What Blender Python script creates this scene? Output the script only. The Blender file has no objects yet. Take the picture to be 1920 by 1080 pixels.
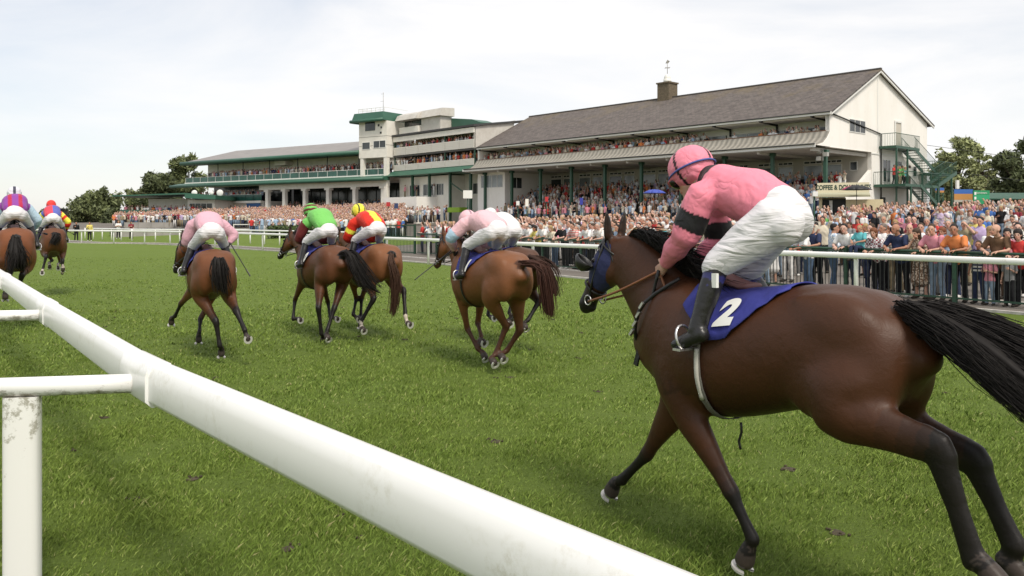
import bpy, bmesh, math, random
import numpy as np
from mathutils import Vector, Matrix
from mathutils.kdtree import KDTree
rnd = random.Random(7); nrs = np.random.RandomState(11)
R = math.radians; PI = math.pi
scene = bpy.context.scene; COL = scene.collection

# ------------------------------------------------------------------ camera, light
FPX, CAMH, HORV = 1560.0, 1.81, 415.0          # focal length in pixels of a 1920 wide picture, eye height, horizon row
cd = bpy.data.cameras.new('camera'); cam = bpy.data.objects.new('camera', cd); COL.objects.link(cam)
cam.location = (0, 0, CAMH); cam.rotation_euler = (R(90), 0, 0)
cd.sensor_width = 36.0; cd.lens = 36.0*FPX/1920.0
cd.shift_y = -(540-HORV)/1920.0; cd.clip_end = 3000; cd.clip_start = 0.05
scene.camera = cam
scene.view_settings.view_transform = 'Standard'; scene.view_settings.look = 'None'
scene.view_settings.exposure = 0.42; scene.view_settings.gamma = 1.0
scene.render.resolution_x = 1024; scene.render.resolution_y = 576

SUN_EL, SUN_AZ = R(52), math.atan2(-0.85, 0.35)       # behind the camera, a little to the right
sdir = Vector((math.cos(SUN_EL)*math.cos(SUN_AZ), math.cos(SUN_EL)*math.sin(SUN_AZ), math.sin(SUN_EL)))
sl = bpy.data.lights.new('sun', 'SUN'); so = bpy.data.objects.new('sun', sl); COL.objects.link(so)
sl.energy = 2.3; sl.angle = R(15); sl.color = (1.0, 0.93, 0.82)
so.rotation_euler = sdir.to_track_quat('Z', 'Y').to_euler(); so.location = (0, 0, 60)

world = bpy.data.worlds.new('World'); scene.world = world; world.use_nodes = True
nt = world.node_tree; nt.nodes.clear()
def wn(t, **k):
    n = nt.nodes.new(t)
    for a, b in k.items(): setattr(n, a, b)
    return n
wo = wn('ShaderNodeOutputWorld'); bg = wn('ShaderNodeBackground'); sk = wn('ShaderNodeTexSky', sky_type='NISHITA')
sk.sun_disc = False; sk.sun_elevation = SUN_EL; sk.sun_rotation = PI/2 - SUN_AZ
tc = wn('ShaderNodeTexCoord'); mp = wn('ShaderNodeMapping'); mp.inputs['Scale'].default_value = (1.2, 1.2, 4.2)
mp.inputs['Rotation'].default_value = (0, R(-10), 0)
nz = wn('ShaderNodeTexNoise'); nz.inputs['Scale'].default_value = 1.7; nz.inputs['Detail'].default_value = 7; nz.inputs['Roughness'].default_value = .55; nz.inputs['Distortion'].default_value = .5
rp = wn('ShaderNodeValToRGB'); rp.color_ramp.elements[0].position = .36; rp.color_ramp.elements[0].color = (.64,.64,.64,1)
rp.color_ramp.elements[1].position = .62; rp.color_ramp.elements[1].color = (.985,.985,.985,1)
mx = wn('ShaderNodeMixRGB'); mx.inputs[2].default_value = (8.0, 7.85, 7.75, 1)
# the cloud cover is thinner and bluer towards the left of the view
sep = wn('ShaderNodeSeparateXYZ'); ml = wn('ShaderNodeMapRange'); ml.inputs['From Min'].default_value = -.75; ml.inputs['From Max'].default_value = .15
ml.inputs['To Min'].default_value = .78; ml.inputs['To Max'].default_value = 1.0
mz = wn('ShaderNodeMath', operation='MULTIPLY')
L = nt.links.new
L(tc.outputs['Generated'], mp.inputs['Vector']); L(mp.outputs[0], nz.inputs['Vector']); L(nz.outputs[0], rp.inputs[0])
L(tc.outputs['Generated'], sep.inputs[0]); L(sep.outputs['X'], ml.inputs['Value'])
L(rp.outputs[0], mz.inputs[0]); L(ml.outputs[0], mz.inputs[1]); L(mz.outputs[0], mx.inputs[0])
L(sk.outputs[0], mx.inputs[1]); L(mx.outputs[0], bg.inputs[0]); L(bg.outputs[0], wo.inputs[0])
bg.inputs[1].default_value = 0.1

# ------------------------------------------------------------------ helpers
def P(u, v, z):
    """world point at height z seen at photograph pixel (u, v)"""
    Y = FPX*(CAMH-z)/(v-HORV); return Vector(((u-960)/FPX*Y, Y, z))
def PD(u, v, Y): return Vector(((u-960)/FPX*Y, Y, CAMH-(v-HORV)/FPX*Y))
def pix(p): return (960+FPX*p[0]/p[1], HORV+FPX*(CAMH-p[2])/p[1])

def tag(o, label=None, cat=None, group=None, kind=None):
    if label: o['label'] = label
    if cat: o['category'] = cat
    if group: o['group'] = group
    if kind: o['kind'] = kind
    return o
def empty(name, loc, rz=0, label=None, cat=None, group=None):
    o = bpy.data.objects.new(name, None); COL.objects.link(o); o.location = loc; o.rotation_euler = (0, 0, rz)
    o.empty_display_size = .1
    return tag(o, label, cat, group)
def link(name, me, mat=None, parent=None, color=None):
    o = bpy.data.objects.new(name, me); COL.objects.link(o)
    if mat is not None:
        if not me.materials: me.materials.append(mat)
    if parent is not None: o.parent = parent
    if color is not None: o.color = (*color[:3], 1)
    return o
def copy_tree(o, parent=None):
    c = o.copy(); COL.objects.link(c)
    if parent is not None: c.parent = parent
    for ch in list(o.children): copy_tree(ch, c)
    return c

class MB:
    """mesh builder: several shapes collected into ONE mesh"""
    def __init__(s): s.v = []; s.f = []; s.sm = []
    def add(s, vs, fs, smooth=False):
        b = len(s.v); s.v += [tuple(p) for p in vs]; s.f += [tuple(i+b for i in f) for f in fs]; s.sm += [smooth]*len(fs); return s
    def box(s, x0, x1, y0, y1, z0, z1, M=None):
        vs = [(x0,y0,z0),(x1,y0,z0),(x1,y1,z0),(x0,y1,z0),(x0,y0,z1),(x1,y0,z1),(x1,y1,z1),(x0,y1,z1)]
        if M: vs = [M @ Vector(p) for p in vs]
        return s.add(vs, [(0,3,2,1),(4,5,6,7),(0,1,5,4),(1,2,6,5),(2,3,7,6),(3,0,4,7)])
    def beam(s, a, b, w, h, up=(0,0,1)):
        a = Vector(a); b = Vector(b); d = (b-a).normalized(); up = Vector(up)
        sd = d.cross(up)
        if sd.length < 1e-4: sd = d.cross(Vector((1,0,0)))
        sd.normalize(); u = sd.cross(d)
        vs = [p+sd*(i*w/2)+u*(j*h/2) for p in (a,b) for i,j in ((-1,-1),(1,-1),(1,1),(-1,1))]
        return s.add(vs, [(3,2,1,0),(4,5,6,7),(0,1,5,4),(1,2,6,5),(2,3,7,6),(3,0,4,7)])
    def tube(s, pts, r, n=8, cap=True):
        pts = [Vector(p) for p in pts]; rs = r if isinstance(r, (list,tuple)) else [r]*len(pts)
        vs = []; fs = []; prev = None
        for i,p in enumerate(pts):
            t = (pts[min(i+1,len(pts)-1)]-pts[max(i-1,0)]).normalized()
            if prev is None:
                sd = t.cross(Vector((0,0,1)))
                if sd.length < 1e-3: sd = t.cross(Vector((1,0,0)))
            else: sd = prev-t*prev.dot(t)
            sd.normalize(); prev = sd; u = t.cross(sd)
            for k in range(n):
                a = 2*PI*k/n; vs.append(p+sd*math.cos(a)*rs[i]+u*math.sin(a)*rs[i])
        for i in range(len(pts)-1):
            for k in range(n):
                fs.append((i*n+k, i*n+(k+1)%n, (i+1)*n+(k+1)%n, (i+1)*n+k))
        if cap: fs.append(tuple(range(n))[::-1]); fs.append(tuple((len(pts)-1)*n+k for k in range(n)))
        return s.add(vs, fs, True)
    def ball(s, c, r, n=10, m=7, M=None):
        c = Vector(c); r = r if isinstance(r,(list,tuple)) else (r,r,r); vs = []; fs = []
        for i in range(m+1):
            th = PI*i/m
            for k in range(n):
                a = 2*PI*k/n; q = Vector((math.sin(th)*math.cos(a)*r[0], math.sin(th)*math.sin(a)*r[1], math.cos(th)*r[2]))
                if M: q = M @ q
                vs.append(c+q)
        for i in range(m):
            for k in range(n): fs.append((i*n+k,(i+1)*n+k,(i+1)*n+(k+1)%n,i*n+(k+1)%n))
        return s.add(vs, fs, True)
    def poly(s, pts, d):
        """prism: closed outline pts extruded by vector d"""
        d = Vector(d); n = len(pts); vs = [Vector(p) for p in pts]+[Vector(p)+d for p in pts]
        return s.add(vs, [tuple(range(n))[::-1], tuple(range(n,2*n))]+[(i,(i+1)%n,n+(i+1)%n,n+i) for i in range(n)])
    def grid(s, pts, smooth=True, closed=False):
        r = len(pts); c = len(pts[0]); vs = [q for row in pts for q in row]; fs = []
        for i in range(r-1):
            for j in range(c-1 if not closed else c): fs.append((i*c+j, i*c+(j+1)%c, (i+1)*c+(j+1)%c, (i+1)*c+j))
        return s.add(vs, fs, smooth)
    def mesh(s, name):
        me = bpy.data.meshes.new(name); me.from_pydata(s.v, [], s.f); me.polygons.foreach_set('use_smooth', s.sm)
        bm = bmesh.new(); bm.from_mesh(me); bmesh.ops.recalc_face_normals(bm, faces=bm.faces); bm.to_mesh(me); bm.free(); me.update(); return me
    def build(s, name, mat=None, parent=None, label=None, color=None, solid=0):
        o = link(name, s.mesh(name), mat, parent, color)
        if solid:
            m = o.modifiers.new('thick','SOLIDIFY'); m.thickness = solid; m.offset = 0
        if label: o['label'] = label
        return o

def np_mesh(name, V, F, smooth=False, col=None):
    """numpy arrays -> mesh; F is (n, k) with constant k"""
    me = bpy.data.meshes.new(name); n, k = F.shape
    me.vertices.add(len(V)); me.vertices.foreach_set('co', np.ascontiguousarray(V, dtype=np.float32).ravel())
    me.loops.add(n*k); me.loops.foreach_set('vertex_index', np.ascontiguousarray(F, dtype=np.int32).ravel())
    me.polygons.add(n); me.polygons.foreach_set('loop_start', np.arange(0, n*k, k, dtype=np.int32))
    me.polygons.foreach_set('loop_total', np.full(n, k, dtype=np.int32))
    me.polygons.foreach_set('use_smooth', np.full(n, smooth, dtype=bool))
    if col is not None:
        a = me.color_attributes.new('Col', 'FLOAT_COLOR', 'POINT')
        c4 = np.ones((len(V), 4), dtype=np.float32); c4[:, :3] = col; a.data.foreach_set('color', c4.ravel())
    me.update(calc_edges=True); return me

# ------------------------------------------------------------------ materials
MATS = {}
def mat(name, color=(.5,.5,.5), rough=.6, metal=0, spec=.5, src=None, noise=0, nscale=8, bump=0, bscale=30, fn=None, coat=0, sheen=0, emis=None, subs=0, hi=None, stretch=None):
    """src: None (plain colour), 'obj' (object colour) or 'col' (vertex colour); noise: +- value variation of the thing's own colour"""
    if name in MATS: return MATS[name]
    m = bpy.data.materials.new(name); m.use_nodes = True; t = m.node_tree; b = t.nodes['Principled BSDF']
    b.inputs['Roughness'].default_value = rough; b.inputs['Metallic'].default_value = metal; b.inputs['Specular IOR Level'].default_value = spec
    b.inputs['Coat Weight'].default_value = coat; b.inputs['Sheen Weight'].default_value = sheen
    N = t.nodes.new; K = t.links.new
    if subs: b.inputs['Subsurface Weight'].default_value = subs; b.inputs['Subsurface Scale'].default_value = .01
    if src == 'obj': n = N('ShaderNodeObjectInfo'); c = n.outputs['Color']
    elif src == 'col': n = N('ShaderNodeAttribute'); n.attribute_name = 'Col'; c = n.outputs['Color']
    else: n = N('ShaderNodeRGB'); n.outputs[0].default_value = (*color, 1); c = n.outputs[0]
    co = N('ShaderNodeTexCoord'); vec = co.outputs['Object']
    if stretch:
        q = N('ShaderNodeMapping'); q.inputs['Scale'].default_value = stretch; K(vec, q.inputs[0]); vec = q.outputs[0]
    if noise:
        z = N('ShaderNodeTexNoise'); z.inputs['Scale'].default_value = nscale; z.inputs['Detail'].default_value = 6; K(vec, z.inputs['Vector'])
        r = N('ShaderNodeMapRange'); r.inputs['From Min'].default_value = .3; r.inputs['From Max'].default_value = .7
        r.inputs['To Min'].default_value = 1-noise; r.inputs['To Max'].default_value = 1+noise; K(z.outputs[0], r.inputs['Value'])
        h = N('ShaderNodeVectorMath'); h.operation = 'SCALE'; K(c, h.inputs[0]); K(r.outputs[0], h.inputs['Scale']); c = h.outputs[0]
    if bump:
        z = N('ShaderNodeTexNoise'); z.inputs['Scale'].default_value = bscale; z.inputs['Detail'].default_value = 4; K(vec, z.inputs['Vector'])
        bp = N('ShaderNodeBump'); bp.inputs['Strength'].default_value = min(1, bump); bp.inputs['Distance'].default_value = .02*max(1,bump); K(z.outputs[0], bp.inputs['Height']); K(bp.outputs[0], b.inputs['Normal'])
    if fn: c = fn(t, c, co, b) or c
    K(c, b.inputs['Base Color'])
    MATS[name] = m; return m
def ramp(t, fac, stops):
    r = t.nodes.new('ShaderNodeValToRGB'); e = r.color_ramp.elements
    while len(e) < len(stops): e.new(.5)
    for i,(p,c) in enumerate(stops): e[i].position = p; e[i].color = (*c, 1) if len(c) == 3 else c
    t.links.new(fac, r.inputs[0]); return r.outputs[0]
def noise_node(t, co, scale, detail=5, stretch=None, rough=.5, dist=0):
    v = co.outputs['Object']
    if stretch:
        q = t.nodes.new('ShaderNodeMapping'); q.inputs['Scale'].default_value = stretch; t.links.new(v, q.inputs[0]); v = q.outputs[0]
    n = t.nodes.new('ShaderNodeTexNoise'); n.inputs['Scale'].default_value = scale; n.inputs['Detail'].default_value = detail
    n.inputs['Roughness'].default_value = rough; n.inputs['Distortion'].default_value = dist
    t.links.new(v, n.inputs['Vector']); return n.outputs[0]
def mixc(t, fac, a, b, blend='MIX'):
    m = t.nodes.new('ShaderNodeMixRGB'); m.blend_type = blend
    for i, x in ((0,fac),(1,a),(2,b)):
        if isinstance(x, (int,float)): m.inputs[i].default_value = x
        elif isinstance(x, tuple): m.inputs[i].default_value = (*x,1)
        else: t.links.new(x, m.inputs[i])
    return m.outputs[0]
def set_bump(t, b, h, strength=.5, dist=.02):
    bp = t.nodes.new('ShaderNodeBump'); bp.inputs['Strength'].default_value = strength; bp.inputs['Distance'].default_value = dist
    t.links.new(h, bp.inputs['Height']); t.links.new(bp.outputs[0], b.inputs['Normal'])

def f_grass(t, c, co, b):
    n1 = noise_node(t, co, .35, 6); n2 = noise_node(t, co, 5, 8, rough=.7); n3 = noise_node(t, co, 40, 6, rough=.75)
    c = ramp(t, n1, [(.3,(.130,.196,.032)),(.7,(.178,.252,.046))])
    c = mixc(t, .55, c, ramp(t, n2, [(.3,(.10,.145,.024)),(.55,(.155,.21,.036)),(.75,(.21,.265,.055))]))
    c = mixc(t, .5, c, ramp(t, n3, [(.3,(.06,.09,.014)),(.55,(.13,.19,.030)),(.8,(.22,.28,.07))]))
    dirt = noise_node(t, co, 2.3, 7, rough=.65)
    c = mixc(t, ramp(t, dirt, [(.66,(0,0,0)),(.74,(.55,.55,.55))]), c, (.085,.07,.035))
    set_bump(t, b, n3, .9, .05); return c
M_grass = mat('turf', rough=.85, spec=.15, fn=f_grass)
def f_blade(t, c, co, b):
    g = t.nodes.new('ShaderNodeNewGeometry')
    c = ramp(t, g.outputs['Random Per Island'], [(0,(.076,.122,.019)),(.4,(.138,.210,.034)),(.8,(.198,.282,.053)),(.97,(.27,.32,.09)),(1,(.42,.38,.19))])
    n1 = noise_node(t, co, .5, 5)
    c = mixc(t, ramp(t, n1, [(.35,(.0,.0,.0)),(.65,(.3,.3,.3))]), c, (.20,.25,.045)); return c
M_blade = mat('grass_blade', rough=.6, spec=.25, fn=f_blade)
def f_tarmac(t, c, co, b):
    n = noise_node(t, co, .6, 6); n2 = noise_node(t, co, 60, 4)
    c = ramp(t, n, [(.3,(.13,.115,.10)),(.7,(.185,.165,.145))]); c = mixc(t, .3, c, ramp(t, n2, [(.3,(.09,.08,.07)),(.7,(.25,.23,.2))])); set_bump(t, b, n2, .3, .01); return c
M_tarmac = mat('tarmac', rough=.9, spec=.2, fn=f_tarmac)
def f_white(t, c, co, b):
    # off-white uPVC with algae grime in blotches
    n = noise_node(t, co, 3, 8, rough=.65); n2 = noise_node(t, co, 26, 8, rough=.75)
    g = t.nodes.new('ShaderNodeMath'); g.operation = 'MULTIPLY'; t.links.new(ramp(t, n, [(.5,(0,0,0)),(.66,(1,1,1))]), g.inputs[0]); t.links.new(ramp(t, n2, [(.45,(0,0,0)),(.62,(1,1,1))]), g.inputs[1])
    return mixc(t, g.outputs[0], mixc(t, n, (.83,.82,.80), (.86,.855,.84)), (.68,.66,.60))
M_rail = mat('rail_plastic', rough=.32, spec=.5, fn=f_white)
def f_dirty(t, c, co, b):
    # the post: green-black lichen, thickest towards its top; heights are the post's own
    s = t.nodes.new('ShaderNodeSeparateXYZ'); t.links.new(co.outputs['Object'], s.inputs[0])
    mr = t.nodes.new('ShaderNodeMapRange'); mr.inputs['From Min'].default_value = .55; mr.inputs['From Max'].default_value = 1.0
    t.links.new(s.outputs['Z'], mr.inputs['Value'])
    n = noise_node(t, co, 14, 9, rough=.72); a = t.nodes.new('ShaderNodeMath'); a.operation = 'MULTIPLY_ADD'; a.inputs[1].default_value = .23
    t.links.new(mr.outputs[0], a.inputs[0]); t.links.new(n, a.inputs[2])
    k = ramp(t, a.outputs[0], [(.66,(0,0,0)),(.74,(.9,.9,.9))])
    return mixc(t, k, (.80,.79,.76), mixc(t, n, (.22,.21,.16), (.42,.40,.33)))
M_post = mat('lichened_plastic', rough=.4, fn=f_dirty)
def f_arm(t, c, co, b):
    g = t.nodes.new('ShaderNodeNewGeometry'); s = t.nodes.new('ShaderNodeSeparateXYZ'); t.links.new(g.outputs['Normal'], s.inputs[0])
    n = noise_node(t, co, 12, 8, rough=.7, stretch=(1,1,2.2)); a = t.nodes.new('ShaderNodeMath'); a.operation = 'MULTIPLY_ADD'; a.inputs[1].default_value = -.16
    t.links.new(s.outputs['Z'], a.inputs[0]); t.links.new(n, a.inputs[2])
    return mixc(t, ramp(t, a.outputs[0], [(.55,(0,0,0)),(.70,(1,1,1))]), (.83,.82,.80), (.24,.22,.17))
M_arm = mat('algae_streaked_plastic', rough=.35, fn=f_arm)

def f_wall(t, c, co, b):
    n = noise_node(t, co, .5, 8, stretch=(1,1,.35), rough=.65); n2 = noise_node(t, co, 2.2, 8, rough=.7, stretch=(1,1,.5))
    c = mixc(t, ramp(t, n, [(.4,(0,0,0)),(.75,(1,1,1))]), (.88,.85,.80), (.80,.765,.70))
    c = mixc(t, ramp(t, n2, [(.60,(0,0,0)),(.78,(.5,.5,.5))]), c, (.52,.48,.41)); set_bump(t, b, n2, .1, .02); return c
M_wall = mat('render_wall', rough=.85, spec=.2, fn=f_wall)
M_cream = mat('cream_panel', (.78,.745,.67), .7, noise=.06, nscale=1.5)
def f_slate(t, c, co, b):
    br = t.nodes.new('ShaderNodeTexBrick'); q = t.nodes.new('ShaderNodeMapping'); q.inputs['Scale'].default_value = (1,1,1)
    t.links.new(co.outputs['UV'], q.inputs[0]); t.links.new(q.outputs[0], br.inputs['Vector'])
    br.inputs['Scale'].default_value = 1.0; br.inputs['Brick Width'].default_value = .42; br.inputs['Row Height'].default_value = .3; br.inputs['Mortar Size'].default_value = .016
    br.inputs['Color1'].default_value = (.095,.080,.074,1); br.inputs['Color2'].default_value = (.150,.127,.116,1); br.inputs['Mortar'].default_value = (.06,.055,.055,1)
    n = noise_node(t, co, .35, 8, rough=.7); n2 = noise_node(t, co, 1.3, 7, rough=.7)
    c = mixc(t, ramp(t, n2, [(.42,(0,0,0)),(.7,(.55,.55,.55))]), br.outputs[0], (.175,.152,.136))
    s = t.nodes.new('ShaderNodeSeparateXYZ'); t.links.new(co.outputs['UV'], s.inputs[0])
    a = t.nodes.new('ShaderNodeMath'); a.operation = 'MULTIPLY_ADD'; a.inputs[1].default_value = .028; t.links.new(s.outputs['Y'], a.inputs[0]); t.links.new(n, a.inputs[2])
    c = mixc(t, ramp(t, a.outputs[0], [(.70,(0,0,0)),(.92,(.5,.5,.5))]), c, (.17,.13,.065)); set_bump(t, b, br.outputs['Fac'], .3, .01); return c
M_slate = mat('slate', rough=.8, spec=.25, fn=f_slate)
def f_apron(t, c, co, b):
    w = t.nodes.new('ShaderNodeTexWave'); w.wave_type = 'BANDS'; w.bands_direction = 'X'; w.inputs['Scale'].default_value = .62; w.inputs['Distortion'].default_value = .8; w.inputs['Detail'].default_value = 2
    t.links.new(co.outputs['UV'], w.inputs['Vector'])
    n = noise_node(t, co, 1.1, 8, rough=.7)
    c = mixc(t, .5, ramp(t, n, [(.3,(.20,.185,.155)),(.7,(.36,.335,.285))]), ramp(t, w.outputs[0], [(.0,(.20,.185,.16)),(.8,(.37,.345,.30))])); set_bump(t, b, w.outputs[0], .6, .12); return c
M_apron = mat('fluted_concrete', rough=.85, fn=f_apron)
def f_corr(t, c, co, b):
    w = t.nodes.new('ShaderNodeTexWave'); w.bands_direction = 'X'; w.inputs['Scale'].default_value = 1.7; t.links.new(co.outputs['Object'], w.inputs['Vector'])
    n = noise_node(t, co, .9, 7, rough=.7)
    c = mixc(t, ramp(t, n, [(.35,(0,0,0)),(.75,(.8,.8,.8))]), (.62,.59,.54), (.42,.38,.33)); set_bump(t, b, w.outputs[0], .6, .06); return c
M_corr = mat('corrugated_sheet', rough=.6, fn=f_corr)
M_metalroof = mat('metal_roof', (.235,.215,.20), .5, noise=.12, nscale=.8)
M_green = mat('dark_green_paint', (.02,.075,.045), .4, noise=.15, nscale=4)
M_greenroof = mat('green_cladding', (.035,.115,.075), .45, noise=.1, nscale=.8)
M_greenfence = mat('green_barrier_paint', (.02,.06,.035), .45, noise=.25, nscale=10)
M_black = mat('black_paint', (.012,.013,.013), .5)
M_darkbar = mat('dark_steel', (.03,.034,.032), .45, metal=.2)
def f_glass(t, c, co, b):
    n = noise_node(t, co, .5, 3); return ramp(t, n, [(.35,(.012,.016,.017)),(.7,(.06,.07,.072))])
M_glass = mat('dark_glass', rough=.12, spec=.6, fn=f_glass)
M_paleglass = mat('pale_glass', (.20,.225,.235), .15, spec=.8, noise=.4, nscale=.6)
M_greenglass = mat('green_glass', (.02,.085,.065), .2, spec=.6, noise=.25, nscale=1.3)
M_frame = mat('white_frame', (.75,.74,.70), .5)
M_conc = mat('concrete', (.33,.31,.28), .9, noise=.2, nscale=1.2, bump=.3, bscale=8)
M_brick = mat('brown_brick', (.135,.105,.07), .9, noise=.35, nscale=6, bump=.4, bscale=20)
M_interior = mat('interior_plaster', (.50,.47,.42), .9, noise=.08, nscale=1)
M_step = mat('terrace_concrete', (.20,.19,.17), .9, noise=.2, nscale=2)
M_bark = mat('bark', (.085,.062,.042), .95, noise=.35, nscale=6, bump=.6, bscale=14)
def f_leaf(t, c, co, b):
    g = t.nodes.new('ShaderNodeNewGeometry'); o = t.nodes.new('ShaderNodeObjectInfo')
    r = ramp(t, g.outputs['Random Per Island'], [(0,(.5,.5,.5)),(1,(1.6,1.5,1.3))])
    return mixc(t, 1.0, o.outputs['Color'], r, 'MULTIPLY')
M_leaf = mat('leaf', rough=.6, spec=.3, fn=f_leaf)
M_cloth = mat('woven_cloth', rough=.85, spec=.2, src='obj', noise=.10, nscale=9, bump=.35, bscale=14)
def f_check(t, c, co, b):
    w = t.nodes.new('ShaderNodeTexChecker'); w.inputs['Scale'].default_value = 22; t.links.new(co.outputs['Object'], w.inputs['Vector']); return mixc(t, w.outputs['Fac'], c, (.72,.72,.72))
def f_stripe(t, c, co, b):
    w = t.nodes.new('ShaderNodeTexWave'); w.bands_direction = 'Z'; w.inputs['Scale'].default_value = 5.2; t.links.new(co.outputs['Object'], w.inputs['Vector']); return mixc(t, ramp(t, w.outputs['Fac'], [(.45,(0,0,0)),(.55,(1,1,1))]), c, (.62,.60,.56))
def f_flower(t, c, co, b):
    n = noise_node(t, co, 26, 3); return mixc(t, ramp(t, n, [(.5,(0,0,0)),(.56,(1,1,1))]), c, (.55,.45,.36))
M_check = mat('checked_cloth', rough=.85, src='obj', fn=f_check); M_stripe = mat('striped_cloth', rough=.85, src='obj', fn=f_stripe); M_flower = mat('patterned_cloth', rough=.85, src='obj', fn=f_flower)
M_skin = mat('skin', rough=.5, spec=.35, src='col', noise=.06, nscale=20, subs=.08)
M_skinobj = mat('spectator_skin', rough=.55, spec=.3, src='obj', noise=.08, nscale=14)
M_hair = mat('hair', rough=.6, spec=.3, src='obj', noise=.35, nscale=40, bump=.5, bscale=60)
M_crowd = mat('crowd_cloth', rough=.85, spec=.15, src='col')
def f_silk(t, c, co, b):
    n = noise_node(t, co, 5, 2, rough=.4, dist=1.0, stretch=(1,.6,1)); n2 = noise_node(t, co, 14, 2, rough=.4, dist=1.0)
    a = t.nodes.new('ShaderNodeMath'); a.operation = 'MULTIPLY_ADD'; a.inputs[1].default_value = .35; t.links.new(n2, a.inputs[0]); t.links.new(n, a.inputs[2])
    k = t.nodes.new('ShaderNodeMath'); k.operation = 'SUBTRACT'; k.inputs[1].default_value = .68; t.links.new(a.outputs[0], k.inputs[0]); k2 = t.nodes.new('ShaderNodeMath'); k2.operation = 'ABSOLUTE'; t.links.new(k.outputs[0], k2.inputs[0])
    set_bump(t, b, k2.outputs[0], .6, .05)
M_silk = mat('racing_silk', rough=.55, spec=.25, src='col', sheen=.05, fn=f_silk)
def f_breech(t, c, co, b):
    n = noise_node(t, co, 7, 3, rough=.45, dist=.7, stretch=(.7,.5,2.6)); k = t.nodes.new('ShaderNodeMath'); k.operation = 'SUBTRACT'; k.inputs[1].default_value = .5; t.links.new(n, k.inputs[0]); k2 = t.nodes.new('ShaderNodeMath'); k2.operation = 'ABSOLUTE'; t.links.new(k.outputs[0], k2.inputs[0])
    set_bump(t, b, k2.outputs[0], .55, .05)
M_breech = mat('breeches_cloth', rough=.6, spec=.3, src='col', fn=f_breech)
M_boot = mat('boot_leather', rough=.35, spec=.5, src='col', bump=.2, bscale=30)
M_strap = mat('black_leather', (.014,.013,.013), .45, bump=.15, bscale=60)
M_rein = mat('tan_leather', (.20,.075,.03), .6)
M_steel = mat('bright_steel', (.62,.61,.60), .35, metal=.9)
M_shoe = mat('worn_horseshoe', (.62,.60,.56), .4, metal=.35)
M_cloth_blue = mat('saddle_cloth_blue', (.030,.036,.23), .8, noise=.18, nscale=6, bump=.3, bscale=22)
M_number = mat('white_numeral', (.78,.78,.74), .7)
M_saddle = mat('saddle_leather', (.20,.09,.085), .6)
M_girth = mat('grey_webbing', (.15,.14,.125), .8)
M_navyhood = mat('navy_hood', (.015,.02,.075), .8, bump=.2, bscale=40)
M_hairblack = mat('horse_hair', rough=.65, spec=.2, src='obj', noise=.25, nscale=30)
def f_coat(t, c, co, b):
    n = noise_node(t, co, 220, 2, stretch=(.25,1,1)); n2 = noise_node(t, co, 5, 5); n3 = noise_node(t, co, 16, 3, dist=.6)
    c = mixc(t, ramp(t, n2, [(.35,(0,0,0)),(.7,(.35,.35,.35))]), c, mixc(t, 1.0, c, (1.5,1.35,1.2), 'MULTIPLY'))
    a = t.nodes.new('ShaderNodeMath'); a.operation = 'MULTIPLY_ADD'; a.inputs[1].default_value = .12; t.links.new(n, a.inputs[0]); t.links.new(n3, a.inputs[2])
    a2 = t.nodes.new('ShaderNodeMath'); a2.operation = 'MULTIPLY_ADD'; a2.inputs[1].default_value = .8; t.links.new(noise_node(t, co, 5.5, 2, dist=.5, stretch=(1,1,.6)), a2.inputs[0]); t.links.new(a.outputs[0], a2.inputs[2])
    set_bump(t, b, a2.outputs[0], .16, .025); return c
M_coat = mat('horse_coat', rough=.48, spec=.28, src='col', fn=f_coat)
M_eye = mat('dark_eye', (.01,.008,.006), .1)

# ------------------------------------------------------------------ ground
RAILP = [P(1920,593,0)+Vector((14,-19.6,0)), P(1920,593,0), P(1500,556,0), P(1095,525,0), P(797,494.6,0), P(517,472,0), P(345,461,0), P(250,457.5,0), P(135,456,0), P(60,451,0), Vector((-75,92,0)), Vector((-150,150,0))]
def rail_normals():
    out = []
    for i,p in enumerate(RAILP):
        t = (RAILP[min(i+1,len(RAILP)-1)]-RAILP[max(i-1,0)]).normalized(); out.append(Vector((t.y,-t.x,0)))
    return out
RN = rail_normals()
def rail_dist(x, y):
    best = 1e9; sg = 1
    for a,b in zip(RAILP, RAILP[1:]):
        ex, ey = b.x-a.x, b.y-a.y; t = max(0, min(1, ((x-a.x)*ex+(y-a.y)*ey)/(ex*ex+ey*ey)))
        dx, dy = x-a.x-ex*t, y-a.y-ey*t; d = dx*dx+dy*dy
        if d < best: best = d; sg = 1 if (ey*dx-ex*dy) > 0 else -1
    return sg*math.sqrt(best)
def gzd(d): return 0 if d < 3.2 else min(1.65, .039*(d-3.2))
def gz(x, y): return gzd(rail_dist(x, y))
g = MB(); xs = [-2500,-900,-300,-120,-60]+list(range(-40,41,8))+[60,120,300,900,2500]; ys = [-600,-100,-30]+list(range(-10,111,8))+[160,300,900,2800]
g.grid([[(x,y,0) for x in xs] for y in ys], smooth=False)
tag(g.build('ground', M_grass), kind='structure')
ap = MB(); ds = [.35,1.5,3.2,6,10,20,30,45.5,70,120,300,1200]
ap.grid([[p+n*d+Vector((0,0,gzd(d)+.012)) for d in ds] for p,n in zip(RAILP,RN)], smooth=False)
tag(ap.build('pavement', M_tarmac), kind='structure')
kb = MB()
for (a,na),(b,nb) in zip(zip(RAILP,RN), list(zip(RAILP,RN))[1:]):
    a1 = a+na*.2; b1 = b+nb*.2; a2 = a+na*.34; b2 = b+nb*.34; z = Vector((0,0,.05))
    kb.add([a1,b1,b1+z,a1+z,a2,b2,b2+z,a2+z], [(0,1,2,3),(3,2,6,7),(7,6,5,4)])
tag(kb.build('kerb', mat('pale_kerb', (.50,.47,.43), .9, noise=.3, nscale=5)), kind='structure')
kb2 = MB()
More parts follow.
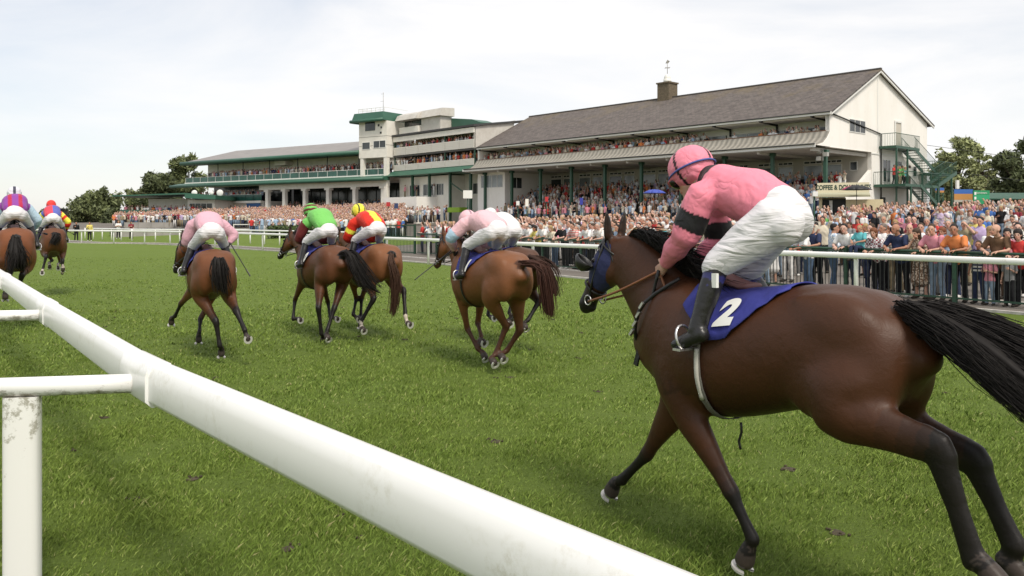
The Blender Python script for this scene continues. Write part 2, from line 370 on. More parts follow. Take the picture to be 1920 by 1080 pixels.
for (a,na),(b,nb) in zip(zip(RAILP,RN), list(zip(RAILP,RN))[1:]):
    a1 = a+na*2.35; b1 = b+nb*2.35; a2 = a+na*2.5; b2 = b+nb*2.5; z = Vector((0,0,.05))
    kb2.add([a1,b1,b1+z,a1+z,a2,b2,b2+z,a2+z], [(0,1,2,3),(3,2,6,7),(7,6,5,4)])
tag(kb2.build('kerb', MATS['pale_kerb']), kind='structure')

vg = MB(); vg.grid([[p+n*d+Vector((0,0,gzd(d)+.02)) for d in (2.6,3.2,6,10,17)] for p,n in list(zip(RAILP,RN))[5:11]], smooth=False)
tag(vg.build('grass_verge', M_grass), kind='structure')
DIV = []
for _ in range(64):
    yy = nrs.uniform(3.6,20); DIV.append((nrs.uniform(-.55,.6)*yy, yy, nrs.uniform(.025,.075)))
DIV += [(P(545,523+0,0).x,P(545,523,0).y,.05),(P(540,1030,0).x,P(540,1030,0).y,.07),(P(1480,880,0).x,P(1480,880,0).y,.10),(P(1570,1000,0).x,P(1570,1000,0).y,.08),(P(930,828,0).x,P(930,828,0).y,.09),(P(958,708,0).x,P(958,708,0).y,.10)]
dv = MB()
for dx,dy,dr in DIV:
    dr *= .55
    ring = [(dx+math.cos(a)*dr*rnd.uniform(.8,1.3),dy+math.sin(a)*dr*rnd.uniform(.8,1.4),.004) for a in [2*PI*k/9 for k in range(9)]]
    dv.add([(dx,dy,.010)]+ring, [(0,1+k,1+(k+1)%9) for k in range(9)])
    for _ in range(4): dv.ball((dx+rnd.uniform(-1.5,1.5)*dr,dy+rnd.uniform(-1.5,1.5)*dr,.010),(rnd.uniform(.006,.016),rnd.uniform(.006,.014),.008),6,4)
tag(dv.build('hoof_prints', mat('soil',(.055,.042,.022),.95,noise=.3,nscale=30,bump=.6,bscale=60)), 'scattered hoof prints and small brown clods in the turf', 'soil', kind='stuff')
def grass_blades():
    Vs = []; Fs = []; base = 0
    bands = [(3.0,5.2,6800,.031,.0025),(5.2,7.5,4600,.030,.0032),(7.5,11,2100,.029,.0048),(11,17,600,.034,.009),(17,26,150,.026,.014),(26,42,40,.020,.020)]
    for y0,y1,dens,hh,ww in bands:
        xw = .66*y1+1.2; n = int(dens*(y1-y0)*2*xw)
        x = nrs.uniform(-xw, xw, n); y = nrs.uniform(y0, y1, n)
        keep = np.abs(x) < .64*y+.9
        # keep only the track side of the outer rail
        keep &= (.814*x+.581*y) < 16.6
        # clumps: density and height follow a slow pattern
        c = np.sin(x*3.1+1.7*np.sin(y*2.3))*np.cos(y*2.7+1.3*np.sin(x*1.9))+.6*np.sin(x*7.3+y*5.1)*np.cos(y*8.9-x*4.3)
        keep &= nrs.rand(n) < (.72+.3*c).clip(.25,1)
        for dx,dy,dr in DIV: keep &= ((x-dx)**2+((y-dy)*.8)**2) > (dr*nrs.uniform(.15,1.0,n))**2
        x = x[keep]; y = y[keep]; c = c[keep]; n = len(x)
        h = hh*nrs.uniform(.45,1.25,n)*(1+.42*c); a = nrs.uniform(0,2*PI,n); w = ww*nrs.uniform(.6,1.3,n)
        lx = nrs.normal(0,.42,n)*h+.006; ly = nrs.normal(0,.42,n)*h
        ca, sa = np.cos(a)*w, np.sin(a)*w; z0 = np.full(n,-.002)
        V = np.stack([np.stack([x-ca,y-sa,z0],1), np.stack([x+ca,y+sa,z0],1), np.stack([x+lx*.5+ca*.7,y+ly*.5+sa*.7,h*.62],1), np.stack([x+lx*1.2,y+ly*1.2,h],1)],1).reshape(-1,3)
        F = (np.arange(n)*4)[:,None]+np.array([0,1,2,3])[None,:]
        Vs.append(V); Fs.append(F+base); base += len(V)
    me = np_mesh('grass', np.concatenate(Vs), np.concatenate(Fs)); o = link('grass', me, M_blade)
    tag(o, 'short green turf of the race course with tufts and scuffs', 'grass', kind='stuff')
grass_blades()

# ------------------------------------------------------------------ the old grandstand (slate roof, white gable)
GZ = 1.65
def uvquad(name, quads, m, parent, thick=0):
    """list of (4 corners, u-length, v-length) as one mesh with a UV in metres"""
    v = []; f = []; uv = []
    for q, ul, vl in quads:
        b = len(v); v += [tuple(p) for p in q]; f.append((b,b+1,b+2,b+3)); uv += [(0,0),(ul,0),(ul,vl),(0,vl)]
    me = bpy.data.meshes.new(name); me.from_pydata(v, [], f); l = me.uv_layers.new(name='UVMap')
    for i,x in enumerate(uv): l.data[i].uv = x
    o = link(name, me, m, parent)
    if thick: md = o.modifiers.new('thick','SOLIDIFY'); md.thickness = thick; md.offset = -1
    return o
A = empty('grandstand', (25.2, 66, 0), math.atan2(-.744,.668), 'long white grandstand with pitched slate roof, grey fluted canopy and plain gable end', 'grandstand')
XA = -43.5
def window(parent, x0, x1, y, z0, z1, panes=2, axis='x', fm=None, gm=None, sgn=-1, fr=.06):
    """window in the wall at y (axis x) or x (axis y); sgn is the side it faces"""
    w = MB(); gl = MB()
    def bx(b, a0,a1,d0,d1,c0,c1):
        d0, d1 = sorted((d0,d1))
        if axis == 'x': b.box(a0,a1,d0,d1,c0,c1)
        else: b.box(d0,d1,a0,a1,c0,c1)
    o = y+sgn*.05
    bx(w, x0,x1,y+sgn*.002,o,z0,z0+fr); bx(w, x0,x1,y+sgn*.002,o,z1-fr,z1)
    for k in range(panes+1):
        xx = x0+(x1-x0-fr)*k/panes; bx(w, xx,xx+fr,y+sgn*.003,o-sgn*.002,z0+fr,z1-fr)
    bx(gl, x0+fr/2,x1-fr/2,y+sgn*.001,y+sgn*.022,z0+fr/2,z1-fr/2)
    f = w.build('window', fm or M_frame, parent); gl.build('pane', gm or M_glass, f); return f
RZ0, RZR, RZ1, RYR, RY0, RY1 = 10.5, 14.9, 10.9, 8.4, -.35, 19.7
# gable and side walls (one L-shaped prism section each)
w = MB()
w.poly([(0,7.3,GZ-1.2),(0,18.8,GZ-1.2),(0,18.8,11.05),(0,RYR,14.72),(0,.0,10.45),(0,0,7.72),(0,7.3,7.72)], (-.35,0,0))
w.box(XA,-.36,18.45,18.8,GZ-1,11.0)                 # rear wall
w.box(XA-.3,XA,0,18.8,GZ-1,10.4)                    # far end wall
w.poly([(XA-.3,.1,10.4),(XA-.3,18.7,10.4),(XA-.3,RYR,14.6)], (.3,0,0))
w.box(-.30,.02,0.02,7.25,7.70,7.74)
w.build('wall', M_wall, A)
# end wall of the terrace, sloping down towards the track
w = MB(); w.poly([(-.02,7.29,GZ-1),(-.02,7.29,6.2),(-.02,.2,2.0),(-.02,.2,GZ-1)], (-.3,0,0)); w.build('terrace_end_wall', M_wall, A)
t = MB(); t.box(.001,.035,8.32,8.50,7.74,14.6); t.box(.001,.05,7.2,18.9,7.55,7.66); t.build('wall_trim', M_frame, A)
# roof
rl = math.hypot(RYR-RY0, RZR-RZ0); rl2 = math.hypot(RY1-RYR, RZR-RZ1)
uvquad('roof', [([(XA-.3,RY0,RZ0),(.35,RY0,RZ0),(.35,RYR,RZR),(XA-.3,RYR,RZR)], -XA+.6, rl), ([(.35,RY1,RZ1),(XA-.3,RY1,RZ1),(XA-.3,RYR,RZR),(.35,RYR,RZR)], -XA+.6, rl2)], M_slate, A, .12)
r = MB(); r.beam((XA-.3,RYR,RZR+.03),(.35,RYR,RZR+.03),.28,.12); r.build('ridge', mat('ridge_tile',(.09,.08,.075),.8), A)
r = MB(); r.beam((.28,RY0,RZ0-.16),(.28,RYR,RZR-.16),.10,.26,(0,-.45,1)); r.beam((.28,RYR,RZR-.16),(.28,RY1,RZ1-.16),.10,.26,(0,.4,1)); r.build('barge_board', M_frame, A)
r = MB(); r.beam((XA,RY0-.05,RZ0-.14),(.3,RY0-.05,RZ0-.14),.12,.2); r.build('fascia', M_frame, A)
r = MB(); r.tube([(XA,RY0-.16,RZ0-.03),(.3,RY0-.16,RZ0-.03)],.055,6); r.tube([(.1,RY0-.1,RZ0-.05),(.1,8.9,9.35),(.1,8.9,2)],.06,6); r.build('gutter', M_black, A)
# upper storey: soffit, back wall with glazing, floor, parapet
s = MB(); s.box(XA,-.36,.1,2.9,10.2,10.3); s.box(XA,-.36,2.6,2.8,9.65,10.2); s.box(XA,-.36,2.6,2.8,7.75,8.25); s.box(XA,-.36,-.0,7.3,7.68,7.76); s.build('balcony_floor', M_wall, A)
k = 0; x = -1.2
while x > XA+2:
    wd = 3.0 if k%3 else 2.1
    window(A, x-wd, x, 2.6, 8.3, 9.7, 2 if k%3 else 1, gm=M_paleglass if k%4 else M_glass)
    d = MB(); d.box(x-wd-.55,x-wd-.12,2.61,2.8,8.25,9.7); d.build('pillar', M_wall, A); x -= wd+.67; k += 1
s = MB(); s.box(XA,-.36,7.0,7.28,7.8,10.2); s.build('balcony_wall', M_interior, A)
for i in range(10):
    br = MB(); xx = -1.4-i*4.67; br.beam((xx,RY0,10.25),(xx,2.5,10.1),.12,.16); br.beam((xx,2.45,9.5),(xx,2.45,10.2),.14,.14); br.build('bracket', M_black, A)
s = MB(); s.box(XA,-.36,-.08,.12,7.76,9.0); s.build('parapet', M_wall, A)
s = MB(); s.box(XA,-.3,-.14,.16,9.002,9.07); s.build('parapet_rail', mat('varnished_timber',(.16,.075,.04),.5), A)
w = MB(); w.box(-.28,-.05,.0,.16,9.07,10.4); w.build('corner_post', M_frame, A)
# fluted canopy apron, concave, and its white edge
pr = [(-.16,8.98),(-.55,8.45),(-1.15,8.05),(-2.25,7.80)]; q = []
for (a,b),(c,d) in zip(pr,pr[1:]): q.append(([(XA-.3,c,d),(-.0,c,d),(-.0,a,b),(XA-.3,a,b)], -XA+.3, math.hypot(a-c,b-d)))
uvquad('canopy', q, M_apron, A, .10)
w = MB(); w.poly([(0.01,-.02,7.72),(0.01,-.02,8.95),(0.01,-.5,8.42),(0.01,-1.1,8.0),(0.01,-2.2,7.74)], (.05,0,0)); w.build('canopy_end', M_wall, A)
w = MB(); w.box(XA-.3,.0,-2.33,-2.24,7.58,7.84); w.build('canopy_edge', M_frame, A)
w = MB(); w.tube([(XA,-2.4,7.83),(.0,-2.4,7.83)],.06,6); w.build('gutter', M_black, A)
w = MB(); w.box(XA,-.36,-2.2,7.3,7.52,7.60)
for i in range(10): w.beam((-.5-i*4.67,-2.0,7.45),(-.5-i*4.67,7.2,7.45),.2,.25)
w.build('canopy_soffit', M_interior, A)
for i in range(10):
    xx = -.25-i*4.66; c = MB(); c.box(xx-.13,xx+.13,-.33,-.07,1.2,7.5); c.box(xx-.22,xx+.22,-.42,.02,7.25,7.5); c.build('column', M_green, A)
# terrace steps and back wall
ST = [(-1.6+j*.74, 1.75+j*.30) for j in range(12)]
s = MB()
for y,z in ST: s.box(XA,-.36,y,7.28,z-.34,z)
s.box(XA,-.36,-1.6,7.28,.8,1.45); s.build('terrace_steps', M_step, A)
s = MB(); s.box(XA,-.36,7.28,7.5,1.2,7.5); s.build('rear_wall', M_interior, A)
s = MB(); s.box(XA+5,-2.5,7.14,7.27,5.2,5.62); s.build('dark_rail_band', M_black, A)
for i in range(9):
    x0 = -2.6-i*4.66
    window(A, x0-1.5, x0, 7.28, 5.75, 6.85, 1, gm=M_paleglass); window(A, x0-3.6, x0-1.8, 7.28, 5.75, 6.85, 1, gm=M_glass if i%2 else M_paleglass)
    window(A, x0-1.5, x0, 7.28, 6.95, 7.25, 3); window(A, x0-3.6, x0-1.8, 7.28, 6.95, 7.25, 3)
window(A, -1.9,-1.2, 7.28, 6.2, 7.0, 1); 
# gable end openings
window(A, 3.25, 6.1, 0, 9.15, 10.25, 3, 'y', sgn=1)
window(A, 9.4, 10.9, 0, 5.2, 7.2, 2, 'y', sgn=1); window(A, 11.9, 13.2, 0, 5.2, 7.2, 2, 'y', sgn=1); window(A, 15.6, 16.4, 0, 5.9, 6.9, 1, 'y', sgn=1)
d = MB(); d.box(-.2,.03,11.85,12.95,8.3,10.6); dd = d.build('door', mat('cream_door',(.55,.50,.42),.6), A)
f = MB(); f.box(.03,.10,11.7,11.85,8.3,10.75); f.box(.03,.10,12.95,13.1,8.3,10.75); f.box(.03,.10,11.85,12.95,10.6,10.75); f.build('door_frame', M_frame, dd)
d = MB(); d.box(.002,.03,14.2,15.1,4.9,6.9); d.build('door', mat('dark_red_door',(.10,.03,.025),.5), A)
d = MB(); d.box(.002,.03,8.9,9.9,2.0,3.9); d.build('door', M_black, A)
for b_ in ((.03,.45,13.6,14.4,5.9,6.6),(.03,.35,16.9,17.3,6.2,6.7)):
    ac = MB(); ac.box(*b_); ac.build('air_unit', M_cream, A)
# flood lights on the end column
fl = MB()
for a,b in ((-.3,7.35),(.25,7.1),(-.35,6.8)): fl.box(-.25+a-.17,-.25+a+.17,-.72,-.45,b-.16,b+.16)
fl.beam((-.25,-.6,6.6),(-.25,-.6,7.5),.06,.06); fl.build('flood_light', mat('lamp_casing',(.42,.41,.38),.4), A)
# chimney stack with lantern and weather vane, on the ridge
c = MB(); c.box(-23.15,-21.65,7.65,9.15,14.0,16.35); c.box(-23.25,-21.55,7.55,9.25,16.35,16.5); ch = c.build('chimney', M_brick, A)
c = MB(); c.tube([(-22.40,8.4,16.5),(-22.40,8.4,16.9)],.42,12); c.ball((-22.40,8.4,16.95),(.36,.36,.5),12,8); c.build('cupola', M_frame, ch)
c = MB(); c.tube([(-22.40,8.4,17.4),(-22.40,8.4,18.9)],.03,5); c.beam((-22.75,8.4,18.1),(-22.05,8.4,18.1),.03,.05); c.beam((-22.40,8.05,18.1),(-22.40,8.75,18.1),.03,.05)
c.poly([(-22.65,8.4,18.6),(-22.40,8.4,18.95),(-22.10,8.4,18.75),(-22.35,8.4,18.55)],(0,.03,0)); c.build('weather_vane', M_conc, ch)
# white room at the far end of the terrace
c = MB(); c.box(XA+.0,XA+4.6,-.05,7.27,1.2,7.5); c.build('end_room', M_wall, A)
window(A, XA+.4, XA+4.3, -.05, 5.7, 7.2, 4, gm=M_paleglass); window(A, .9, 2.6, XA+4.6, 5.6, 6.9, 2, 'y', sgn=1)

# ------------------------------------------------------------------ balcony block between the stands
B = empty('balcony_block', (25.2-.668*44, 66+.744*44, 0), math.atan2(-.744,.668), 'white block with two slatted balconies between slate roofed stand and tower', 'building')
XB = -17.0
s = MB(); s.box(XB,-.2,3.2,9,1.0,13.0); s.box(XB,-6.2,.6,3.2,1.0,7.6); s.build('wall', M_cream, B)
s = MB(); s.poly([(-.2,-.3,10.35),(-.2,5.9,13.4),(-.2,6.2,14.3),(-.2,-.3,13.0)],(.15,0,0)); s.build('side_panel', M_corr, B)
s = MB(); s.poly([(XB-.3,-.6,13.05),(XB-.3,9.5,14.5),(XB-.3,9.5,14.7),(XB-.3,-.6,13.3)],(-XB+.5,0,0)); s.build('roof', mat('felt_roof',(.055,.055,.055),.8), B)
s = MB(); s.box(XB,.0,-.45,-.3,12.35,12.98); s.build('roof_fascia', M_cream, B)
for z0,z1 in ((10.55,11.6),(8.5,9.3)):
    s = MB(); s.box(XB,.0,-.35,3.2,z0-.22,z0-.02); s.build('balcony_floor', mat('dark_soffit',(.10,.095,.09),.8), B)
    for k in range(6):
        x0 = XB+.05+k*2.83; p = MB()
        for j in range(5):
            h = (z1-z0)/5; p.box(x0,x0+2.75,-.42+(j%2)*.0,-.37,z0+j*h+.012,z0+(j+1)*h-.012)
        p.box(x0,x0+2.75,-.368,-.34,z0,z1); p.build('balcony_panel', mat('pale_slat',(.66,.63,.57),.6), B)
    s = MB(); s.box(XB,-.2,3.1,3.19,z1-.4,z1+.9); s.build('glazing', M_glass, B)
s = MB()
for xx in (XB+.1,-.12,-5.9): s.beam((xx,-.2,7.8),(xx,-.2,13.0),.14,.14)
for xx in (-13.0,-9.3,-5.0,-1.0): s.beam((xx,-.1,1.2),(xx,-.1,8.3),.28,.28)
s.beam((-5,-.1,6.6),(-1.2,-.1,4.8),.12,.12); s.build('post', M_green, B)
s = MB(); s.poly([(XB-.2,-1.6,7.75),(XB-.2,-.3,8.5),(XB-.2,3,8.5),(XB-.2,3,7.75)],(-XB+.2,0,0)); s.build('canopy', M_greenroof, B)
s = MB(); s.box(XB+1,-8.6,-2.6,.6,1.0,4.9); s.build('kiosk_block', M_wall, B)
s = MB(); s.poly([(XB+2.2,-2.62,3.5),(XB+2.2,-3.7,2.75),(XB+2.2,-3.7,2.68),(XB+2.2,-2.62,3.4)],(5.6,0,0)); s.build('awning', mat('dark_awning',(.07,.075,.07),.7), B)
s = MB(); s.box(XB+2,XB+8,-2.72,-2.61,2.2,2.66); s.build('sign_band', mat('lime_panel',(.22,.36,.03),.6), B)
s = MB(); s.box(XB+2.6,XB+4,-2.66,-2.61,1.0,2.15); s.box(XB+5.2,XB+7.8,-2.66,-2.61,1.0,2.15); s.build('doorway', M_black, B)
for x0,x1 in ((-14.6,-12.3),(-11.6,-8.9),(-8.7,-7.2)): window(B, x0,x1,.6,5.1,6.6,3)
window(B, -4.6,-2.9,3.2,5.2,6.6,2)
for x0,x1 in ((-14,-9),(-8,-3)): window(B,x0,x1,3.2,8.8,10.0,4)
s = MB(); s.box(-4.5,-2.2,-.9,.4,2.9,3.5); s.build('sign_band', MATS['lime_panel'], B)
# roof top control room
s = MB(); s.box(XB+.2,XB+4.5,.4,3,13.35,14.3); s.box(XB+.2,XB+4.5,1.2,3,14.3,15.25); cr = s.build('control_room', M_cream, B)
s = MB(); s.poly([(XB-.1,-.1,15.2),(XB-.1,.3,15.9),(XB-.1,1.2,16.25),(XB-.1,3.3,16.25),(XB-.1,3.3,15.2)],(4.8,0,0)); s.build('control_room_roof', M_corr, cr)
s = MB(); s.box(XB+.4,XB+4.3,1.12,1.19,14.45,15.2); s.build('control_room_glass', M_glass, cr)
s = MB(); s.box(XB+4.7,XB+8.8,.8,2.6,13.35,15.5); cr2 = s.build('plant_room', M_corr, B)
s = MB(); s.poly([(XB+4.75,.4,15.2),(XB+4.75,.9,16.2),(XB+4.75,2.8,16.3),(XB+4.75,2.8,15.2)],(4.4,0,0)); s.build('plant_room_roof', M_corr, cr2)
s = MB(); s.poly([(XB+8.9,2.5,13.6),(XB+8.9,2.5,15.0),(XB+13.0,2.5,14.5),(XB+14.6,2.5,14.0),(XB+14.6,2.5,13.6)],(0,2.5,0)); s.build('green_roof', M_greenroof, B)

# ------------------------------------------------------------------ modern stand on the left
CA = math.atan2(-.566,.824)
C = empty('modern_stand', (-15.7,111.6,0), CA, 'cream stand with shallow grey metal roof, green rounded eaves and row of white columns', 'grandstand')
XC = -44.5
uvquad('roof', [([(XC-1,-1.6,11.35),(-5.1,-1.6,11.35),(-5.1,6.5,13.75),(XC+2.5,6.5,13.75)], 40, 8), ([(-5.1,15,11.3),(XC-1,15,11.3),(XC+2.5,6.5,13.75),(-5.1,6.5,13.75)], 40, 8), ([(XC-1,15,11.3),(XC-1,-1.6,11.35),(XC+2.5,6.5,13.75),(XC+2.5,6.5,13.75)], 8, 8)], M_metalroof, C)
s = MB(); s.tube([(XC-1,-1.65,11.2),(-5.1,-1.65,11.2)],.30,10); s.box(XC-1,-5.1,-1.6,1,10.98,11.2); s.build('eaves_gutter', M_greenroof, C)
s = MB(); s.box(XC+.5,-5.1,2.4,14,9.85,11.2); s.box(XC+.5,0,2.5,14,7.4,8.2); s.box(XC+.4,XC+.6,2.4,14,8.2,9.85); s.build('wall', M_cream, C)
for k in range(16): window(C, XC+1+k*2.4, XC+3.2+k*2.4, 2.4, 8.25, 9.8, 2, fm=M_darkbar)
s = MB()
for k in range(7): s.tube([(XC+1.5+k*6.2,-.9,8.1),(XC+1.5+k*6.2,-.9,11.1)],.07,6)
s.build('post', M_darkbar, C)
s = MB(); s.box(-25.5,-23.0,.9,2.39,10.3,10.9); s.build('commentary_box', M_cream, C)
s = MB(); s.box(XC-.5,0,-1.2,2.45,7.9,8.05); s.build('balcony_floor', M_conc, C)
for k in range(23):
    x0 = XC-.3+k*1.95; p = MB(); p.box(x0,x0+1.85,-1.20,-1.16,8.12,8.82); p.build('balcony_panel', M_greenglass, C)
s = MB(); s.tube([(XC-.4,-1.18,8.88),(-.1,-1.18,8.88)],.035,6)
for k in range(24): s.beam((XC-.35+k*1.95,-1.18,8.05),(XC-.35+k*1.95,-1.18,8.88),.05,.05)
s.build('handrail', M_frame, C)
s = MB(); s.box(XC-.5,0.0,-1.28,-1.21,7.8,8.1); s.build('balcony_edge', M_frame, C)
s = MB(); s.tube([(XC-2.5,-2.6,7.45),(0.3,-2.6,7.45)],.24,10); s.poly([(XC-2.2,-2.6,7.66),(XC-2.2,-1.22,7.95),(XC-2.2,-1.22,7.3),(XC-2.2,-2.6,7.25)],(-XC+2.4,0,0)); s.build('canopy', M_greenroof, C)
s = MB(); s.box(-26,0,-1.4,-1.0,6.5,7.25); s.box(-26.2,-25.9,-1.4,3,6.5,7.25); s.build('beam', M_cream, C)
for i,xx in enumerate((-24.4,-20.6,-16.2,-11.4,-6.2,-.9)):
    c = MB(); c.box(xx-.28,xx+.28,-1.48,-.92,1.0,6.2); c.box(xx-.5,xx+.5,-1.6,-.8,6.2,6.49); c.build('column', M_cream, C)
s = MB(); s.box(-25.8,0,5.0,5.2,4.2,7.3); s.build('glazing', M_glass, C)
for k in range(14):
    s = MB(); s.box(-25.8+k*1.95,-25.7+k*1.95,4.93,4.99,4.2,7.2); s.build('mullion', M_darkbar, C)
SC = [(-1.2+j*.8, 1.7+j*.25) for j in range(9)]
s = MB()
for y,z in SC: s.box(-25.8,-.0,y,5.0,z-.3,z)
s.build('terrace_steps', M_step, C)
# left half: lower balcony, white wall, door and blue sign
s = MB(); s.box(XC+1,-26.2,3.2,12,1.0,7.4); s.build('glazed_lounge', M_glass, C)
s = MB(); s.box(XC+.6,-26.2,-.6,3.2,1.0,4.9); s.box(XC+.2,-26.3,-1.0,-.6,4.6,4.95); s.build('plinth_wall', M_cream, C)
for k in range(9):
    x0 = XC+.8+k*1.95; p = MB(); p.box(x0,x0+1.85,-.9,-.86,4.97,5.9); p.build('balcony_panel', M_greenglass, C)
s = MB(); s.tube([(XC+.7,-.88,5.95),(-26.3,-.88,5.95)],.03,6); s.build('handrail', M_frame, C)
s = MB(); s.box(-29.6,-26.4,-1.05,-1.01,3.7,4.55); s.build('blue_sign', mat('blue_board',(.03,.10,.25),.5), C)
s = MB(); s.box(-29.4,-26.6,-.66,-.61,1.5,3.6); s.build('doorway', M_glass, C)
for k in range(7): window(C, XC+2+k*2.1, XC+3.1+k*2.1, 3.2, 5.9, 6.9, 1, gm=M_paleglass)

# tower with green cap at the joint of the two stands
T = empty('judges_tower', (-15.7,111.6,0), CA, 'square cream tower with dark green cap, roof railing and thin aerial', 'tower')
s = MB(); s.box(-5.1,0,-1.6,4,10.35,15.2); s.build('wall', M_cream, T)
s = MB(); s.box(-5.12,.02,-1.62,4.02,13.15,13.2); s.box(-5.12,.02,-1.62,4.02,11.95,12.0); s.build('panel_joint', mat('joint',(.30,.28,.25),.8), T)
window(T, -4.5,-3.0,-1.6,11.5,12.5,1); window(T,-2.4,-.15,-1.6,11.6,12.6,2)
s = MB(); s.box(-3.9,-2.1,-1.66,-1.61,14.0,15.15); s.build('lookout_window', M_glass, T)
s = MB(); s.box(-1.6,-1.3,-1.64,-1.61,14.5,14.8); s.box(-1.1,-.85,-1.64,-1.61,14.2,14.45); s.box(-1.2,-.9,-1.64,-1.61,13.5,13.75); s.build('vent', M_black, T)
s = MB(); s.poly([(-5.9,-2.3,15.25),(-5.6,-2.0,16.4),(-.3,-2.0,16.4),(-.1,-2.3,15.25)],(0,6,0)); s.tube([(-6.0,-2.35,15.3),(0,-2.35,15.3)],.22,8); s.tube([(-6.0,-2.35,15.3),(-6.0,3.7,15.3)],.22,8); s.build('cap', M_greenroof, T)
s = MB()
for k in range(7): s.beam((-5.2+k*.8,-1.6,16.4),(-5.2+k*.8,-1.6,17.0),.05,.05)
s.beam((-5.2,-1.6,17.0),(-.4,-1.6,17.0),.05,.05); s.beam((-5.2,-1.6,16.7),(-.4,-1.6,16.7),.04,.04)
s.beam((-5.2,-1.6,17.0),(-5.2,3,17.0),.05,.05); s.beam((-.4,-1.6,17.0),(-.4,3,17.0),.05,.05); s.build('railing', M_frame, T)
s = MB(); s.tube([(-2.6,.5,16.4),(-2.6,.5,19.4)],.035,5); s.beam((-3.0,.5,19.2),(-2.5,.5,19.2),.03,.03); s.beam((-3.1,.5,18.2),(-2.5,.5,18.2),.03,.03); s.build('aerial', M_conc, T)
s = MB(); s.box(-4.9,-4.35,-1.55,-1.0,7.9,10.35); s.box(-.6,-.05,-1.55,-1.0,1.0,10.35); s.build('leg', M_cream, T)

# pavilion at the far left
D = empty('pavilion', (-45.5,122,0), R(-3), 'low white pavilion with flat green roof and green railed terrace', 'pavilion')
s = MB(); s.box(-12.4,.8,0,.5,-.5,2.6); s.box(-9.5,-2.4,3,8,2.4,5.2); s.box(-2.6,1.5,1,8,1,5.0); s.build('wall', M_cream, D)
s = MB(); s.box(-12.4,0,.5,8,2.3,2.45); s.build('terrace_floor', M_conc, D)
s = MB(); s.poly([(-13,-1.0,5.45),(-2,-1.2,5.75),(-2,-1.2,5.95),(-13,-1.0,5.6)],(0,9,0)); s.poly([(-2,-1.2,5.2),(2.3,-.6,5.0),(2.3,-.6,5.6),(-2,-1.2,5.95)],(0,9,0)); s.build('roof', M_greenroof, D)
for k in range(8):
    p = MB(); p.box(-12.3+k*1.55,-10.82+k*1.55,0,.05,2.62,3.5); p.build('railing_panel', M_greenglass, D)
window(D,-2.3,1.2,1,3.2,4.5,4)
s = MB(); s.box(-.5,-.3,-.02,0,2.9,3.6); s.build('notice', M_frame, D)
for xx,r_ in ((-2.2,.75),(.4,.55),(1.7,.85)):
    s = MB(); s.ball((xx,2.5,6.05),(r_*.62,.18,r_*.6),12,8); s.tube([(xx,2.6,5.5),(xx,2.6,6.0)],.06,5); s.build('satellite_dish', M_frame, D)

# ------------------------------------------------------------------ fire escape against the gable
def A2W(x,y,z): return A.matrix_basis @ Vector((x,y,z))
FE = empty('fire_escape', (25.2,66,0), A.rotation_euler.z, 'dark green steel fire escape zigzagging down the white gable wall', 'fire escape')
def flight(y0,z0,y1,z1,x0=.35,x1=1.45,name='stair_flight'):
    s = MB(); s.beam((x0,y0,z0),(x0,y1,z1),.05,.28); s.beam((x1,y0,z0),(x1,y1,z1),.05,.28)
    n = max(3,int(abs(z1-z0)/.19))
    for k in range(n):
        f_ = (k+.5)/n; s.box(x0,x1,min(y0,y1)+0,0,0,0) if 0 else s.beam((x0,y0+(y1-y0)*f_,z0+(z1-z0)*f_),(x1,y0+(y1-y0)*f_,z0+(z1-z0)*f_),.26,.04)
    s.build(name, M_green, FE)
    s = MB()
    for x in (x0,x1):
        s.tube([(x,y0,z0+1.05),(x,y1,z1+1.05)],.025,5); s.tube([(x,y0,z0+.2),(x,y1,z1+.2)],.015,4)
        m = int(abs(y1-y0)/.16)
        for k in range(m+1): f_ = k/m; s.tube([(x,y0+(y1-y0)*f_,z0+(z1-z0)*f_+.1),(x,y0+(y1-y0)*f_,z0+(z1-z0)*f_+1.05)],.010,4,False)
    s.build('handrail', M_green, FE)
def landing(y0,y1,z,x0=.06,x1=1.5):
    s = MB(); s.box(x0,x1,y0,y1,z-.22,z); s.build('landing', M_green, FE); s = MB()
    for a,b in (((x1,y0),(x1,y1)),((x0,y0),(x1,y0))):
        s.tube([(*a,z+1.05),(*b,z+1.05)],.03,5); n = int(max(abs(a[0]-b[0]),abs(a[1]-b[1]))/.14)
        for k in range(n+1): f_ = k/n; s.tube([(a[0]+(b[0]-a[0])*f_,a[1]+(b[1]-a[1])*f_,z),(a[0]+(b[0]-a[0])*f_,a[1]+(b[1]-a[1])*f_,z+1.05)],.011,4,False)
    s.build('railing', M_green, FE)
landing(8.6,13.4,8.28); flight(12.4,8.2,17.0,6.35); landing(17.0,21.0,6.3); flight(18.6,6.25,14.4,4.95,1.6,2.7); landing(7.6,14.6,4.95,.06,2.7); flight(10.6,4.9,15.0,2.9,1.6,2.7); flight(15.0,2.9,16.6,1.7,1.6,2.7)
s = MB()
for y,z,x in ((8.8,8.1,1.45),(11.0,8.1,1.45),(16.0,6.3,1.45),(20.8,6.2,1.45),(8.8,4.8,2.65),(14.4,4.8,2.65),(17,6.2,.3),(20.8,6.2,.3)): s.beam((x,y,1.2),(x,y,z),.13,.13)
s.beam((1.5,16.4,5.0),(1.5,20.6,6.2),.08,.08); s.build('post', M_green, FE)

